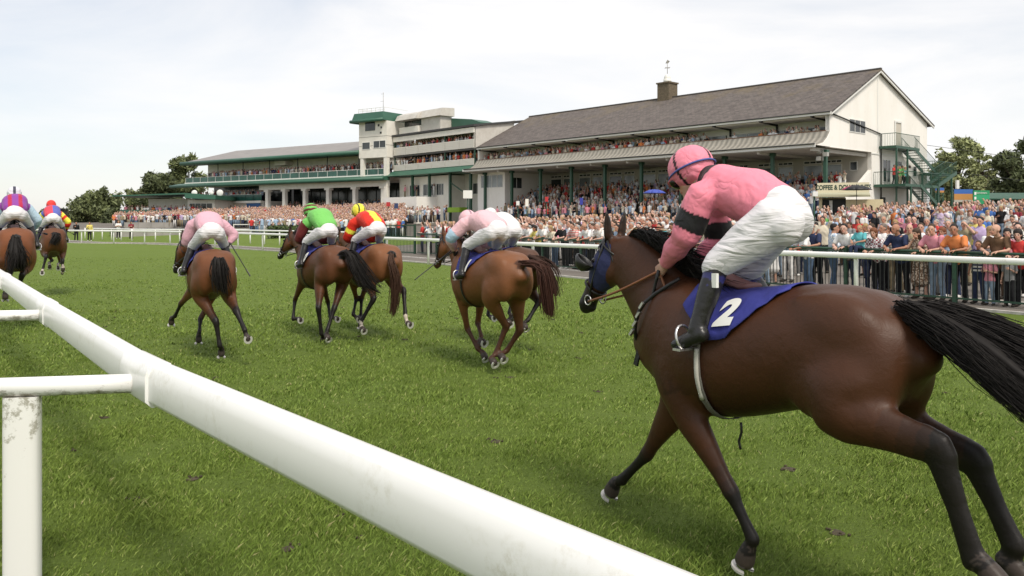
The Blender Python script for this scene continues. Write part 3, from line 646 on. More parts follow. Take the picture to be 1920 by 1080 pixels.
# ------------------------------------------------------------------ kiosk, boards, umbrellas, signs
def text_mesh(txt, size=1, ext=.0, bold=.0):
    cu = bpy.data.curves.new('t','FONT'); cu.body = txt; cu.size = size; cu.extrude = ext; cu.offset = bold; cu.align_x = 'CENTER'; cu.align_y = 'CENTER'
    o = bpy.data.objects.new('t', cu); COL.objects.link(o); dg = bpy.context.evaluated_depsgraph_get()
    me = bpy.data.meshes.new_from_object(o.evaluated_get(dg)); bpy.data.objects.remove(o); return me
def text_on(parent, name, txt, size, loc, m, rot=(R(90),0,0), sx=1, bold=0):
    me = text_mesh(txt, size, .008, bold); me.materials.clear(); o = link(name, me, m, parent); o.location = loc; o.rotation_euler = rot; o.scale = (sx,1,1); return o
M_ink = mat('dark_lettering', (.03,.06,.04), .6)
kx = PD(1592,388,56); K = empty('drinks_kiosk', (kx.x,kx.y,gz(kx.x,kx.y)-.05), R(-22), 'cream refreshment kiosk with lettered board above its serving hatch', 'kiosk')
s = MB(); s.box(-1.9,-1.7,0,2.4,0,2.3); s.box(-1.7,-.2,.8,2.4,0,2.3); s.box(-.2,2.1,0,2.4,0,2.15); s.build('wall', mat('cream_paint',(.66,.57,.36),.7,noise=.06), K)
s = MB(); s.poly([(-2.3,-.9,2.3),(-2.3,2.5,2.6),(-2.3,2.5,2.72),(-2.3,-.9,2.42)],(3.6,0,0)); s.build('roof', mat('kiosk_roof',(.42,.40,.27),.8), K)
s = MB(); s.box(-1.7,-.2,.55,.78,0,2.2); s.build('serving_hatch', M_black, K)
s = MB(); s.box(-1.25,-1.05,.3,.4,.9,2.1); s.build('hatch_post', M_frame, K)
s = MB(); s.box(-2.0,1.25,-.35,-.28,2.62,3.28); sb = s.build('sign_board', mat('cream_board',(.68,.62,.44),.6), K)
text_on(sb, 'lettering', 'COFFEE & DOUGHNUTS', .44, (-.38,-.36,2.95), M_ink, sx=.72, bold=.012)
def umbrella(u,v,Y,r,name_lab,c1,c2,seg=8,tips=None):
    p = PD(u,v,Y); g0 = gz(p.x,p.y); E_ = empty('umbrella', (p.x,p.y,g0), .3, name_lab, 'umbrella')
    h = p.z-g0; b = MB(); b2 = MB()
    for k in range(seg):
        a0 = 2*PI*k/seg; a1 = 2*PI*(k+1)/seg; rows = []
        for f_,zz in ((.02,1),(.4,.86),(.75,.5),(1,0)):
            rows.append([(math.cos(a0+(a1-a0)*j/3)*r*f_*(1-.03*(j in(1,2))), math.sin(a0+(a1-a0)*j/3)*r*f_*(1-.03*(j in(1,2))), h-.33*r+.33*r*zz) for j in range(4)])
        (b2 if tips and k%4 == 3 else b).grid(rows)
    b.build('canopy', c1, E_, solid=.008)
    if tips: b2.build('canopy_panel', c2, E_, solid=.008)
    q = MB(); q.tube([(0,0,0),(0,0,h+.08)],.02,6)
    for k in range(seg): a0 = 2*PI*k/seg; q.tube([(0,0,h-.03),(math.cos(a0)*r*.97,math.sin(a0)*r*.97,h-.34*r)],.006,4)
    q.build('pole', M_darkbar, E_); return E_
umbrella(1606,347,54,.95,'black umbrella with pink panels beside the kiosk board','x' and mat('umbrella_black',(.012,.012,.014),.6), mat('umbrella_pink',(.45,.04,.12),.6),8,True)
umbrella(1227,355,52,.75,'blue umbrella open above the crowd under the long canopy', mat('umbrella_blue',(.04,.07,.38),.6), None)
def board(u0,u1,v0,v1,Y,name,lab,cols,kind='sign'):
    a = PD(u0,v0,Y); b = PD(u1,v1,Y); g0 = gz(a.x,a.y); E_ = empty(name,((a.x+b.x)/2,a.y,g0),0,lab,kind); w2 = (b.x-a.x)/2
    zz = a.z-g0; n = sum(c[0] for c in cols)
    for fr,m_ in cols:
        h = (a.z-b.z)*fr/n; s = MB(); s.box(-w2,w2,-.03,.03,zz-h+.004,zz); s.build('panel', m_, E_); zz -= h
    s = MB(); s.beam((-w2+.05,.08,0),(-w2+.05,.08,a.z-g0),.08,.08); s.beam((w2-.05,.08,0),(w2-.05,.08,a.z-g0),.08,.08); s.build('post', M_green, E_)
    return E_, a.z-g0, w2
m_bb = mat('info_blue',(.04,.13,.42),.5); m_bo = mat('info_orange',(.50,.24,.07),.6); m_bg = mat('info_green',(.02,.26,.10),.5); m_bp = mat('info_pale',(.45,.42,.36),.6)
board(1789,1824,355,379,62,'notice_board','course notice board with blue head above orange panel and pale foot',[(3,m_bb),(4,m_bo),(1.5,m_bp)])
e_,z_,w_ = board(1825,1855,357,383,61,'notice_board','green course notice board in three bands beside the trees',[(2,m_bg),(2,mat('info_green2',(.03,.33,.15),.5)),(2,m_bg)])
text_on(e_,'writing','Course Enterprise',.17,(0,-.036,z_-.18),M_number,sx=.62)
for i_ in range(2):
    s = MB(); s.box(-w_+.06,-w_+.2,-.036,-.031,z_-.32-.35*i_,z_-.12-.35*i_); s.build('symbol', M_number, e_)
board(1754,1770,352,361,85,'notice_board','small blue and orange panel low beside the fire escape',[(2,m_bb),(1.4,m_bo)])
def post_sign(u,v0,v1,wpx,Y,lab,mp,writing=None):
    a = PD(u,v0,Y); b = PD(u,v1,Y); w2 = wpx/FPX*Y/2; g0 = gz(a.x,a.y); E_ = empty('sign_post',(a.x,a.y,g0),0,lab,'sign')
    s = MB(); s.box(-w2,w2,-.1,.1,b.z-g0,a.z-g0); s.build('sign_panel', mp, E_); s = MB(); s.tube([(0,.12,0),(0,.12,a.z-g0)],.05,6); s.build('pole', M_green, E_)
    if writing: text_on(E_,'writing',writing,.3*(a.z-b.z),(0,-.105,(a.z+b.z)/2-g0),M_ink)
    return E_
post_sign(877,357,372,17,70,'white box sign on green pole below the balcony block',M_frame)
post_sign(1528,359,368,9,50,'small white notice on dark stand left of the refreshment kiosk',M_frame)
post_sign(1795,338,354,5,64,'narrow white upright banner above the blue notice board',M_frame)
post_sign(1217,329-0,333,2.5,90,'slim pale lamp bracket on pole near a canopy column',M_frame)
m_red = mat('red_board',(.45,.03,.03),.5)
post_sign(728,379,387,7,92,'small red bookmaker board beside the tower columns',m_red); post_sign(743,381,391,7,90,'small navy bookmaker board beside the tower columns',mat('navy_board',(.03,.05,.13),.5))
post_sign(1025,369,378,6,78,'red bookmaker board before the terrace below the canopy',m_red)
post_sign(971,377,385,6,76,'small white bookmaker board nearest the balcony block',M_frame)
post_sign(988,373,387,6,75,'plain pale stand beside the small white board by the terrace',M_cream)
post_sign(1090,371,384,6,70,'blue bookmaker board on the crowd edge before the terrace',mat('royal_board',(.03,.04,.30),.5))

# ------------------------------------------------------------------ running rails
def rail_profile(m, pts, name, parent, hw=.055, top=1.1, hgt=.12, m_=None):
    """extruded rounded beam along a polyline of ground points"""
    rows = []
    for i,p in enumerate(pts):
        t = (pts[min(i+1,len(pts)-1)]-pts[max(i-1,0)]); t.z = 0; t.normalize(); n = Vector((t.y,-t.x,0)); z = top if not callable(top) else top(i)
        prof = [(-hw*.55,-hgt),(-hw,-hgt*.86),(-hw,-hgt*.32),(-hw*.72,-hgt*.08),(0,0),(hw*.72,-hgt*.08),(hw,-hgt*.32),(hw,-hgt*.86),(hw*.55,-hgt)]
        rows.append([p+n*a+Vector((0,0,z+b)) for a,b in prof])
    m.grid(rows, True, True); m.add(rows[0],[tuple(range(9))[::-1]]); return m.add(rows[-1],[tuple(range(9))])
# inner rail (close to the camera)
J = [Vector((.62,1.22,0)), Vector((-1.81,4.12,0)), Vector((-3.96,7.10,0)), Vector((-6.52,10.7,0)), Vector((-9.0,14.2,0)), Vector((-11.4,17.7,0)),Vector((-13.9,21.2,0))]
J = [J[0]+(J[0]-J[1])] + J
IR = empty('running_rail', tuple(J[2]), 0, 'thick white plastic running rail crossing the foreground diagonally', 'railing')
def toL(p): return p-J[2]
for a,b in zip(J,J[1:]):
    m = MB(); pts = [a.lerp(b, k/6) for k in range(7)]; rail_profile(m, [toL(p) for p in pts], 'beam', IR, .062, 1.145, .205)
    o = m.build('rail_beam', M_rail, IR); o.modifiers.new('bev','BEVEL').width = .004
for i,p in enumerate(J[1:]):
    a = J[i]; b = J[i+2] if i+2 < len(J) else p+(p-a); t = (b-a).normalized(); n = Vector((-t.y,t.x,0))
    m = MB(); rail_profile(m, [toL(p-t*.24), toL(p-t*.22), toL(p+t*.22), toL(p+t*.24)], 's', IR, .068, 1.152, .219); sl_ = m.build('joint_sleeve', M_rail, IR)
    m = MB(); q = toL(p)-n*.0+Vector((0,0,.985)); m.box(-.03,.03,-.004,.004,-.008,.008, Matrix.Translation(toL(p+t*.06)+n*.0695+Vector((0,0,1.04))) @ Matrix.Rotation(math.atan2(t.y,t.x),4,'Z')); m.build('slot', M_black, sl_)
    arm_d = Vector((-1,-.18,0)).normalized() if i else n
    s = toL(p)+Vector((0,0,1.01)); e = s+arm_d*.92; m = MB(); m.tube([s+arm_d*.06, s+arm_d*.35, e], .047, 16); m.build('bracket_arm', M_arm, IR)
    pc = toL(p)+arm_d*.565; ang = math.atan2(arm_d.y,arm_d.x)
    rows = [[Vector((pc.x,pc.y,0))+Matrix.Rotation(ang,3,'Z') @ Vector((.082*abs(math.cos(a_))**.6*math.copysign(1,math.cos(a_)), .05*abs(math.sin(a_))**.6*math.copysign(1,math.sin(a_)), z)) for a_ in [2*PI*k/20 for k in range(20)]] for z in (-.05,.2,.5,.8,.962,.965)]
    m = MB(); m.grid(rows, True, True); m.add(rows[-1],[tuple(range(20))]); m.build('post', M_post, IR)
# outer rail
def resample(pts, step):
    out = [pts[0].copy()]; acc = 0
    for a,b in zip(pts,pts[1:]):
        Lh = (b-a).length; d = step-acc
        while d <= Lh: out.append(a.lerp(b,d/Lh)); d += step
        acc = Lh-(d-step)
    return out
def smooth_line(pts, it=2):
    for _ in range(it):
        q = [pts[0]]
        for a,b in zip(pts,pts[1:]): q += [a.lerp(b,.25), a.lerp(b,.75)]
        pts = q+[pts[-1]]
    return pts
ORL = smooth_line(RAILP[:-1], 2)
OR = empty('running_rail', tuple(RAILP[3]), 0, 'white running rail on the far side of the track before the crowd', 'railing')
o0 = RAILP[3]
m = MB(); fine = resample(ORL, 1.0); rail_profile(m, [p-o0 for p in fine], 'b', OR, .05, 1.1, .13); m.build('rail_beam', M_rail, OR)
posts = resample(ORL, 3.95); pmesh = None
for i,p in enumerate(posts):
    if p.y < 3 or p.y > 90: continue
    if pmesh is None:
        q = MB(); q.tube([(0,0,-.05),(0,0,.8),(0,0,.93),(-.02,0,1.0),(-.06,0,1.03)],[.05,.05,.05,.045,.04],10); pmesh = q.mesh('post')
    k_ = link('post', pmesh, M_rail, OR); k_.location = p-o0+RN[3]*.05
j = MB()
for p in posts[2::3]: j.box(-.055,.055,-.02,.02,.965,1.108, Matrix.Translation(p-o0) @ Matrix.Rotation(R(35.5+90),4,'Z'))
j.build('beam_joint', M_black, OR)
# second line of rail behind, at the far bend
def offs(d, i0, i1): return [RAILP[i]+RN[i]*d for i in range(i0,i1)]
R2 = empty('running_rail', tuple(RAILP[6]+RN[6]*5), 0, 'second white rail behind the far bend of the running rail', 'railing'); o2 = RAILP[6]+RN[6]*5
l2 = offs(5,5,10); m = MB(); rail_profile(m, [p-o2+Vector((0,0,.07)) for p in resample(l2,1.5)], 'b', R2, .05, 1.1, .12); m.build('rail_beam', M_rail, R2)
q = MB()
q.tube([(0,0,-.1),(0,0,1.1)],.05,8); pm2 = q.mesh('post')
for p in resample(l2,2.6): k_ = link('post', pm2, M_rail, R2); k_.location = p-o2+Vector((0,0,.07))

# crowd barrier fence: green rails, steel bars
FL = [P(1920,581,0)+Vector((12,-20,0)), P(1920,581,0), P(1870,577,0), P(1073,508,0), P(779,478,0)]
FENCE = resample(FL, 2.75); fm_post = MB(); fm_post.box(-.04,.04,-.04,.04,0,1.2); fpm = fm_post.mesh('post')
bm_ = MB()
for k in range(25): bm_.tube([(.055+k*.11,0,.14),(.055+k*.11,0,1.06)],.0105,5,False)
barm = bm_.mesh('bars'); tm = MB(); tm.tube([(0,0,1.12),(2.74,0,1.12)],.034,8); trm = tm.mesh('top_rail'); lm = MB(); lm.box(0,2.74,-.018,.018,.10,.14); lm.box(0,2.74,-.018,.018,1.05,1.08); lrm = lm.mesh('infill_rail')
fence_objs = []
vis = [(a,b) for a,b in zip(FENCE,FENCE[1:]) if b.y > 8]
for i,(a,b) in enumerate(vis):
    d = b-a; z0 = gz(a.x,a.y)+.012; E_ = empty('crowd_barrier', (a.x,a.y,z0), math.atan2(d.y,d.x))
    link('post', fpm, M_greenfence, E_); link('bar_infill', barm, M_darkbar, E_); link('top_rail', trm, M_greenfence, E_); link('infill_rail', lrm, M_greenfence, E_)
    fence_objs.append((E_, a, b))
ORDN = ['first','second','third','fourth','fifth','sixth','seventh','eighth','ninth','tenth','eleventh','twelfth','thirteenth','fourteenth','fifteenth','sixteenth','seventeenth','eighteenth','nineteenth','twentieth']
fo = sorted(fence_objs, key=lambda e: -e[1].y)
for i,(E_,a,b) in enumerate(fo): tag(E_, 'green barred crowd barrier section, %s along from the dark metal gate' % (ORDN[i] if i < 20 else '%dth'%(i+1)), 'barrier', 'crowd barriers along the path')
# tall gate and side run at the far end of the barrier
ga = P(779,478,0); gb = Vector((ga.x-1.9, ga.y+1.6, 0)); G_ = empty('metal_gate', tuple(ga), math.atan2(1.6,-1.9), 'tall dark green mesh gate standing at the far end of the crowd barrier', 'gate')
s = MB(); s.box(0,.1,-.05,.05,0,1.65); s.box(2.4,2.5,-.05,.05,0,1.65); s.box(.1,2.4,-.03,.03,1.56,1.62); s.box(.1,2.4,-.03,.03,.1,.16); s.box(.1,2.4,-.03,.03,.95,1.0); s.build('gate_frame', M_greenfence, G_)
s = MB()
for k in range(20): s.tube([(.15+k*.115,0,.15),(.15+k*.115,0,1.58)],.012,5,False)
s.build('gate_bars', M_greenfence, G_)

# low grey tier walls and planting in front of the far crowd
for (u0,v0,u1,v1,Yd,h,lab) in ((215,432,500,430,84,.85,'long low grey concrete wall behind the far bend of the rail'),(235,417,470,417,104,.7,'grey barrier wall under the dense far crowd at left'),(480,407,575,403,98,.8,'short pale parapet wall stepping up beside the planted bank')):
    a = PD(u0,v0,Yd); b = PD(u1,v1,Yd+4); g0 = gz(a.x,a.y); W_ = MB(); top = a.z
    W_.beam((0,0,-h/2),(b.x-a.x,b.y-a.y,b.z-a.z-h/2),.25,h)
    for k in range(int((b-a).length/1.5)): 
        q_ = (b-a)*(k*1.5/(b-a).length); W_.box(q_.x-.05,q_.x+.05,q_.y-.2,q_.y-.126,q_.z-h,q_.z+.02)
    o = W_.build('wall', mat('grey_tier',(.30,.285,.26),.9,noise=.2,nscale=.8)); o.location = a; tag(o, lab, 'wall')
wt = MB(); a = PD(490,431,66)
# white furniture rails and posts seen through the far bend
for k,(u,Yd) in enumerate(((372,80),(400,82),(455,84))):
    p = PD(u,455,Yd); g0 = gz(p.x,p.y); E_ = MB()
    for xx in (-.9,.9): E_.beam((xx,0,0),(xx,0,1.0),.08,.08)
    E_.beam((-.9,0,.95),(.9,0,.95),.06,.08); E_.beam((-.9,0,.5),(.9,0,.5),.3,.06); o = E_.build('bench', M_frame); o.location = (p.x,p.y,g0)
    tag(o, ['white slatted bench leftmost behind the far bend of the rail','white slatted bench in the middle behind the far bend','white slatted bench rightmost behind the far bend'][k], 'bench', 'white benches behind the far rail')
for u0,u1,v,Yd,lab in ((205,352,431,86,'dark green hedge behind the posts of the far rail'),(555,620,410,96,'planted green bank beside the short pale parapet'),(500,590,425,72,'low scrubby planting behind the far bend of the white rail')):
    a = PD(u0,v,Yd); b = PD(u1,v,Yd); n = 2600; g0 = gz(a.x,a.y); hh = max(.7,min(1.6,a.z-g0)) if a.z-g0>0 else .8
    x = nrs.uniform(a.x,b.x,n); y = Yd+nrs.uniform(0,2.2,n); z = g0+hh*nrs.beta(2,1.3,n); s_ = .12
    V = np.stack([x,y,z],1)[:,None,:]+nrs.normal(0,s_,(n,3,3)); o = link('hedge', np_mesh('hedge', V.reshape(-1,3), np.arange(n*3).reshape(n,3)), M_leaf); o.color = (.055,.085,.03,1); tag(o, lab, 'hedge')

# ------------------------------------------------------------------ trees
def tree(u, vtop, Y, wpx, lab, colr, kind='tree', n=5200, leaf=.28, seed=1, base=None, group=None, lean=0, gaps=.5):
    rs = np.random.RandomState(seed); top = PD(u,vtop,Y); g0 = gz(top.x,top.y) if base is None else base
    H = top.z-g0; W = wpx/FPX*Y/2; E_ = empty('tree', (top.x,top.y,g0), 0, lab, kind, group)
    tr = MB(); tr.tube([(0,0,-.3),(.1,0,H*.25),(0,.1,H*.5),(.1,0,H*.78)],[H*.03,H*.022,H*.014,H*.005],8)
    blobs = []
    for k in range(26):
        a = rs.uniform(0,2*PI); zf = rs.uniform(.22,1.0); rr = W*(.95*math.sqrt(max(.05,1-((zf-.45)/.62)**2)))*rs.uniform(.25,.9)
        c = np.array([math.cos(a)*rr, math.sin(a)*rr*.9, H*zf*.93]); s = W*rs.uniform(.20,.40); c[2] = min(c[2], H-s*.75); blobs.append((c,s))
        tr.tube([(0,0,H*min(zf*.55,.7)),(c[0]*.5,c[1]*.5,H*zf*.55+(c[2]-H*zf*.55)*.5),tuple(c)],[H*.009,H*.006,H*.002],5)
    tr.build('trunk', M_bark, E_)
    cs = []
    for c,s in blobs:
        m_ = int(n/26*(s/W/.3)**2); d = rs.normal(0,1,(m_,3)); d /= np.linalg.norm(d,axis=1)[:,None]; rad = s*rs.uniform(.35,1.08,m_)**.6
        # each blob is itself broken into twigs
        tw = rs.normal(0,1,(max(4,m_//26),3)); tw /= np.linalg.norm(tw,axis=1)[:,None]; d = d*.45+tw[rs.randint(0,len(tw),m_)]*.75
        cs.append(c+d*rad[:,None]*np.array([1,1,.8]))
    Cc = np.concatenate(cs); n_ = len(Cc); V = Cc[:,None,:]+rs.normal(0,leaf*.55,(n_,3,3)); V[:,:,2] = np.maximum(V[:,:,2],.3)
    o = link('crown', np_mesh('crown', V.reshape(-1,3), np.arange(n_*3).reshape(n_,3)), M_leaf, E_); o.color = (*colr,1)
    return E_
G1=(.13,.16,.075); G2=(.085,.108,.052); G3=(.27,.31,.16)
tree(300,322,170,95,'broad dark tree behind the pavilion, left of a taller one',G2,n=9000,leaf=.6,seed=3)
tree(352,291,175,90,'tallest tree left of the cream stand, rising beside its roof',G1,n=9000,leaf=.6,seed=4)
tree(262,352,185,50,'lower rounded tree left of the broad dark tree behind the pavilion',G1,n=5000,leaf=.55,seed=5)
tree(183,349,150,100,'leafy tree left of the pavilion with sky showing through it',G1,n=8000,leaf=.5,seed=6,base=-1)
tree(160,366,160,60,'smaller tree at the left foot of the leafy one beside the pavilion',G2,n=4500,leaf=.5,seed=7,base=-1)
tree(215,392,140,50,'low bushy tree against the left end of the pavilion terrace',G2,n=4500,leaf=.45,seed=8,base=-2)
tree(240,351,190,14,'slim conifer standing just above the pavilion roof',G1,n=1500,leaf=.5,seed=9)
for i,(u,v,w) in enumerate(((10,400,60),(52,396,60),(85,398,45),(125,392,55),(150,400,60))):
    tree(u,v,260,w,['distant hazy tree at the far left edge of the course','distant tree above the leading riders at left','distant tree just right of the leftmost rider','distant tree behind the small dark hut at left','distant tree between hut and pavilion trees'][i],(.075,.095,.06),n=2600,leaf=.9,seed=20+i,base=-1)
tree(1796,255,118,92,'tall pale green tree right of the fire escape',G3,n=8000,leaf=.42,seed=30)
tree(1842,268,125,55,'thin pale tree between the tall one and the dark tree at right',G3,n=4000,leaf=.42,seed=31)
tree(1765,300,122,50,'shorter green tree directly behind the fire escape',G1,n=4000,leaf=.42,seed=32)
tree(1910,261,105,110,'large dark tree at the right edge of the picture',G2,n=11000,leaf=.4,seed=33)
tree(1990,300,105,110,'dark tree just outside the right edge',G2,n=5000,leaf=.45,seed=34)
tree(1850,330,140,120,'low dark tree mass behind the green notice board',G2,n=6000,leaf=.5,seed=35)
tree(1047,204,125,46,'tree top showing above the slate roof',G1,n=3500,leaf=.35,seed=36)
tree(683,256,140,18,'tree top just showing beside the tower',G1,n=1500,leaf=.35,seed=37)
# small dark hut at far left and shed at far right
h = PD(108,388,200); Hh = empty('lookout_hut', (h.x,h.y,0), 0, 'small dark lookout hut on stilts among the far left trees', 'hut')
s = MB(); s.box(-1.8,1.8,-1.5,1.5,2.2,4.6); s.build('cabin', mat('dark_timber',(.06,.055,.05),.8), Hh); s = MB(); s.box(-2.4,2.4,-2,2,4.62,4.9); s.build('roof', M_black, Hh)
s = MB()
for x,y in ((-1.6,-1.3),(1.6,-1.3),(-1.6,1.3),(1.6,1.3)): s.beam((x,y,-.2),(x,y,2.2),.2,.2)
s.build('leg', M_darkbar, Hh); window(Hh,-1.2,1.2,-1.5,3.2,4.2,2)
h = PD(1893,372,64); Sh = empty('shelter', (h.x,h.y,gz(h.x,h.y)), 0, 'low dark green shelter roof at right below the large dark tree', 'shelter')
s = MB(); s.poly([(-2.2,-1,1.9),(-1.5,0,2.35),(1.6,0,2.35),(2.4,-1,1.9),(2.4,-1,1.82),(-2.2,-1,1.82)],(0,2,0)); s.build('roof', M_green, Sh)
s = MB()
for x in (-1.8,0,1.9): s.beam((x,-.7,0),(x,-.7,1.85),.1,.1)
s.box(-1.9,2,.7,.8,0,1.8); s.build('post', M_greenfence, Sh)
# overhead wire to the gable
wv = MB(); a_ = A2W(0,18.8,9.0); wv.tube([a_, a_+Vector((12,4,-1.0)), a_+Vector((45,12,-1.5))], .02, 4); tag(wv.build('cable', M_darkbar), 'thin overhead cable running right from the gable wall', 'cable')
wv = MB(); wv.tube([a_+Vector((0,0,-2.2)), a_+Vector((12,4,-3.2)), a_+Vector((45,12,-3.6))], .02, 4); tag(wv.build('cable', M_darkbar), 'lower of the two thin cables right of the gable wall', 'cable')

# ------------------------------------------------------------------ organic surfaces: lofts fused into one skin
class Soup:
    def __init__(s): s.v = []; s.f = []; s.part = []; s.t = []
    def loft(s, secs, part=0, n=14, side=(0,1,0), e=2.0, sub=1):
        """secs: list of (centre, half width along side, half depth[, half depth below]); rounded closed ends"""
        side = Vector(side); S = []
        for i in range(len(secs)-1):
            a, b = secs[i], secs[i+1]
            p0 = Vector(secs[max(i-1,0)][0]); p1 = Vector(a[0]); p2 = Vector(b[0]); p3 = Vector(secs[min(i+2,len(secs)-1)][0])
            for k in range(sub):
                t = k/sub; c = p1.lerp(p2,t) if sub == 1 else 0.5*((2*p1)+(p2-p0)*t+(2*p0-5*p1+4*p2-p3)*t*t+(3*p1-p0-3*p2+p3)*t**3)
                tt = t*t*(3-2*t); S.append((c, a[1]+(b[1]-a[1])*tt, a[2]+(b[2]-a[2])*tt, (i+t)/(len(secs)-1)))
        S.append((Vector(secs[-1][0]), secs[-1][1], secs[-1][2], 1.0))
        def rnd_end(a, b, inv):
            d = (a[0]-b[0]).normalized(); r = min(a[1],a[2])*.8
            o = [(a[0]+d*r*math.sin(q), a[1]*math.cos(q), a[2]*math.cos(q), a[3]) for q in (.55,1.05,1.4)]
            return o[::-1] if inv else o
        S = rnd_end(S[0],S[1],True)+S+rnd_end(S[-1],S[-2],False)
        base = len(s.v); m = len(S)
        for i,(c,a,b,t) in enumerate(S):
            tg = (S[min(i+1,m-1)][0]-S[max(i-1,0)][0])
            if tg.length < 1e-6: tg = Vector((0,0,1))
            tg.normalize(); sd = side-tg*side.dot(tg)
            if sd.length < .08: sd = Vector((1,0,0))-tg*tg.x
            sd.normalize(); up = tg.cross(sd)
            for k in range(n):
                q = 2*PI*k/n; cq, sq = math.cos(q), math.sin(q)
                s.v.append(c+sd*(a*math.copysign(abs(cq)**(2/e),cq))+up*(b*math.copysign(abs(sq)**(2/e),sq))); s.part.append(part); s.t.append(t)
        for i in range(m-1):
            for k in range(n): s.f.append((base+i*n+k, base+i*n+(k+1)%n, base+(i+1)*n+(k+1)%n, base+(i+1)*n+k))
        s.f.append(tuple(base+k for k in range(n))[::-1]); s.f.append(tuple(base+(m-1)*n+k for k in range(n)))
        return s
    def ball(s, c, r, part=0, M=None, n=14, m=9):
        c = Vector(c); b = len(s.v); r = r if isinstance(r,(tuple,list)) else (r,)*3
        pts = [Vector((0,0,r[2]))]
        for i in range(1,m):
            th = PI*i/m
            for k in range(n): a = 2*PI*k/n; pts.append(Vector((math.sin(th)*math.cos(a)*r[0], math.sin(th)*math.sin(a)*r[1], math.cos(th)*r[2])))
        pts.append(Vector((0,0,-r[2])))
        for q in pts: s.v.append(c+((M @ q) if M else q)); s.part.append(part); s.t.append(.5)
        for k in range(n):
            s.f.append((b,b+1+k,b+1+(k+1)%n)); l = b+1+(m-2)*n; s.f.append((b+len(pts)-1,l+(k+1)%n,l+k))
        for i in range(m-2):
            for k in range(n): s.f.append((b+1+i*n+k,b+1+(i+1)*n+k,b+1+(i+1)*n+(k+1)%n,b+1+i*n+(k+1)%n))
        return s
    def skin(s, name, voxel, colfn=None, smooth=3, extra=None, disp=None, sf=.5, wfn=None, its=0):
        me = bpy.data.meshes.new(name); me.from_pydata([tuple(v) for v in s.v], [], s.f)
        bm = bmesh.new(); bm.from_mesh(me); bmesh.ops.recalc_face_normals(bm, faces=bm.faces); bm.to_mesh(me); bm.free()
        o = bpy.data.objects.new('tmp', me); COL.objects.link(o)
        r = o.modifiers.new('r','REMESH'); r.mode = 'VOXEL'; r.voxel_size = voxel; r.use_smooth_shade = True
        if smooth: q = o.modifiers.new('s','SMOOTH'); q.factor = sf; q.iterations = smooth
        dg = bpy.context.evaluated_depsgraph_get(); out = bpy.data.meshes.new_from_object(o.evaluated_get(dg)); out.name = name
        bpy.data.objects.remove(o); bpy.data.meshes.remove(me)
        N = len(out.vertices); co = np.empty(N*3); out.vertices.foreach_get('co', co); co = co.reshape(-1,3)
        kd = None
        if colfn or wfn:
            kd = KDTree(len(s.v))
            for i,v in enumerate(s.v): kd.insert(v, i)
            kd.balance(); near = [kd.find(p)[1] for p in co]
        if wfn:
            w = np.array([wfn(s.part[j], s.t[j]) for j in near]); ed = np.empty(len(out.edges)*2, dtype=np.int32); out.edges.foreach_get('vertices', ed); ed = ed.reshape(-1,2)
            deg = np.bincount(ed.ravel(), minlength=N).astype(float)
            for _ in range(6): w = (np.bincount(ed[:,0], w[ed[:,1]], N)+np.bincount(ed[:,1], w[ed[:,0]], N))/deg
            for _ in range(its):
                av = np.stack([(np.bincount(ed[:,0], co[ed[:,1],k], N)+np.bincount(ed[:,1], co[ed[:,0],k], N))/deg for k in range(3)],1)
                co = co+(av-co)*(w*.75)[:,None]
            out.vertices.foreach_set('co', co.ravel()); out.update()
        if disp is not None:
            no = np.empty(N*3); out.vertices.foreach_get('normal', no); no = no.reshape(-1,3)
            co = co+no*disp(co)[:,None]; out.vertices.foreach_set('co', co.ravel())
        if colfn:
            c = np.ones((N,4), dtype=np.float32)
            for i in range(N): j = near[i]; c[i,:3] = colfn(s.part[j], s.t[j], co[i])
            a = out.color_attributes.new('Col','FLOAT_COLOR','POINT'); a.data.foreach_set('color', c.ravel())
        out.polygons.foreach_set('use_smooth', np.ones(len(out.polygons), dtype=bool)); out.update(); return out
def lerp3(a, b, t): t = max(0,min(1,t)); return tuple(x+(y-x)*t for x,y in zip(a,b))
def join_meshes(a, b):
    """append mesh b to mesh a (keeps the point colours)"""
    bm = bmesh.new(); bm.from_mesh(a); bm.from_mesh(b); bm.to_mesh(a); bm.free(); bpy.data.meshes.remove(b); return a

# ------------------------------------------------------------------ people
SKIN = (.52,.32,.24)
def finger_hand(S, wrist, d, palm_n, thumb_d, sc=1.0, curl=1.0, part=9):
    """palm, five unequal bent fingers; d = hand direction, palm_n = where the palm faces, thumb_d = thumb side"""
    w = Vector(wrist); d = Vector(d).normalized(); pn = Vector(palm_n); pn = (pn-d*pn.dot(d)).normalized(); td = Vector(thumb_d); td = (td-d*td.dot(d)-pn*td.dot(pn))
    td = td.normalized() if td.length > .05 else d.cross(pn)
    S.loft([(w-d*.01*sc,.026*sc,.022*sc),(w+d*.035*sc,.037*sc,.018*sc),(w+d*.085*sc,.042*sc,.015*sc)], part, 10, td, 2.4)
    for k,(off,ln,r) in enumerate(((.030,.072,.0095),(.011,.080,.0098),(-.009,.075,.0095),(-.028,.060,.0085))):
        b = w+d*.085*sc+td*off*sc; pts = [b]; a = .35*curl; dd = d
        for q,fr in enumerate((.42,.33,.25)):
            dd = (d*math.cos(a)+pn*math.sin(a)); b = b+dd*ln*fr*sc; pts.append(b); a += (.75+.12*k)*curl
        S.loft([(p_,r*sc*(1-.07*i),r*sc*(1-.07*i)) for i,p_ in enumerate(pts)], part, 8, td)
    b = w+d*.022*sc+td*.03*sc; t1 = (td*.75+d*.6+pn*.25).normalized(); t2 = (d*.8+td*.1+pn*.6).normalized()
    S.loft([(b,.013*sc,.012*sc),(b+t1*.035*sc,.0115*sc,.011*sc),(b+t1*.035*sc+t2*.034*sc,.009*sc,.009*sc)], part, 8, pn)
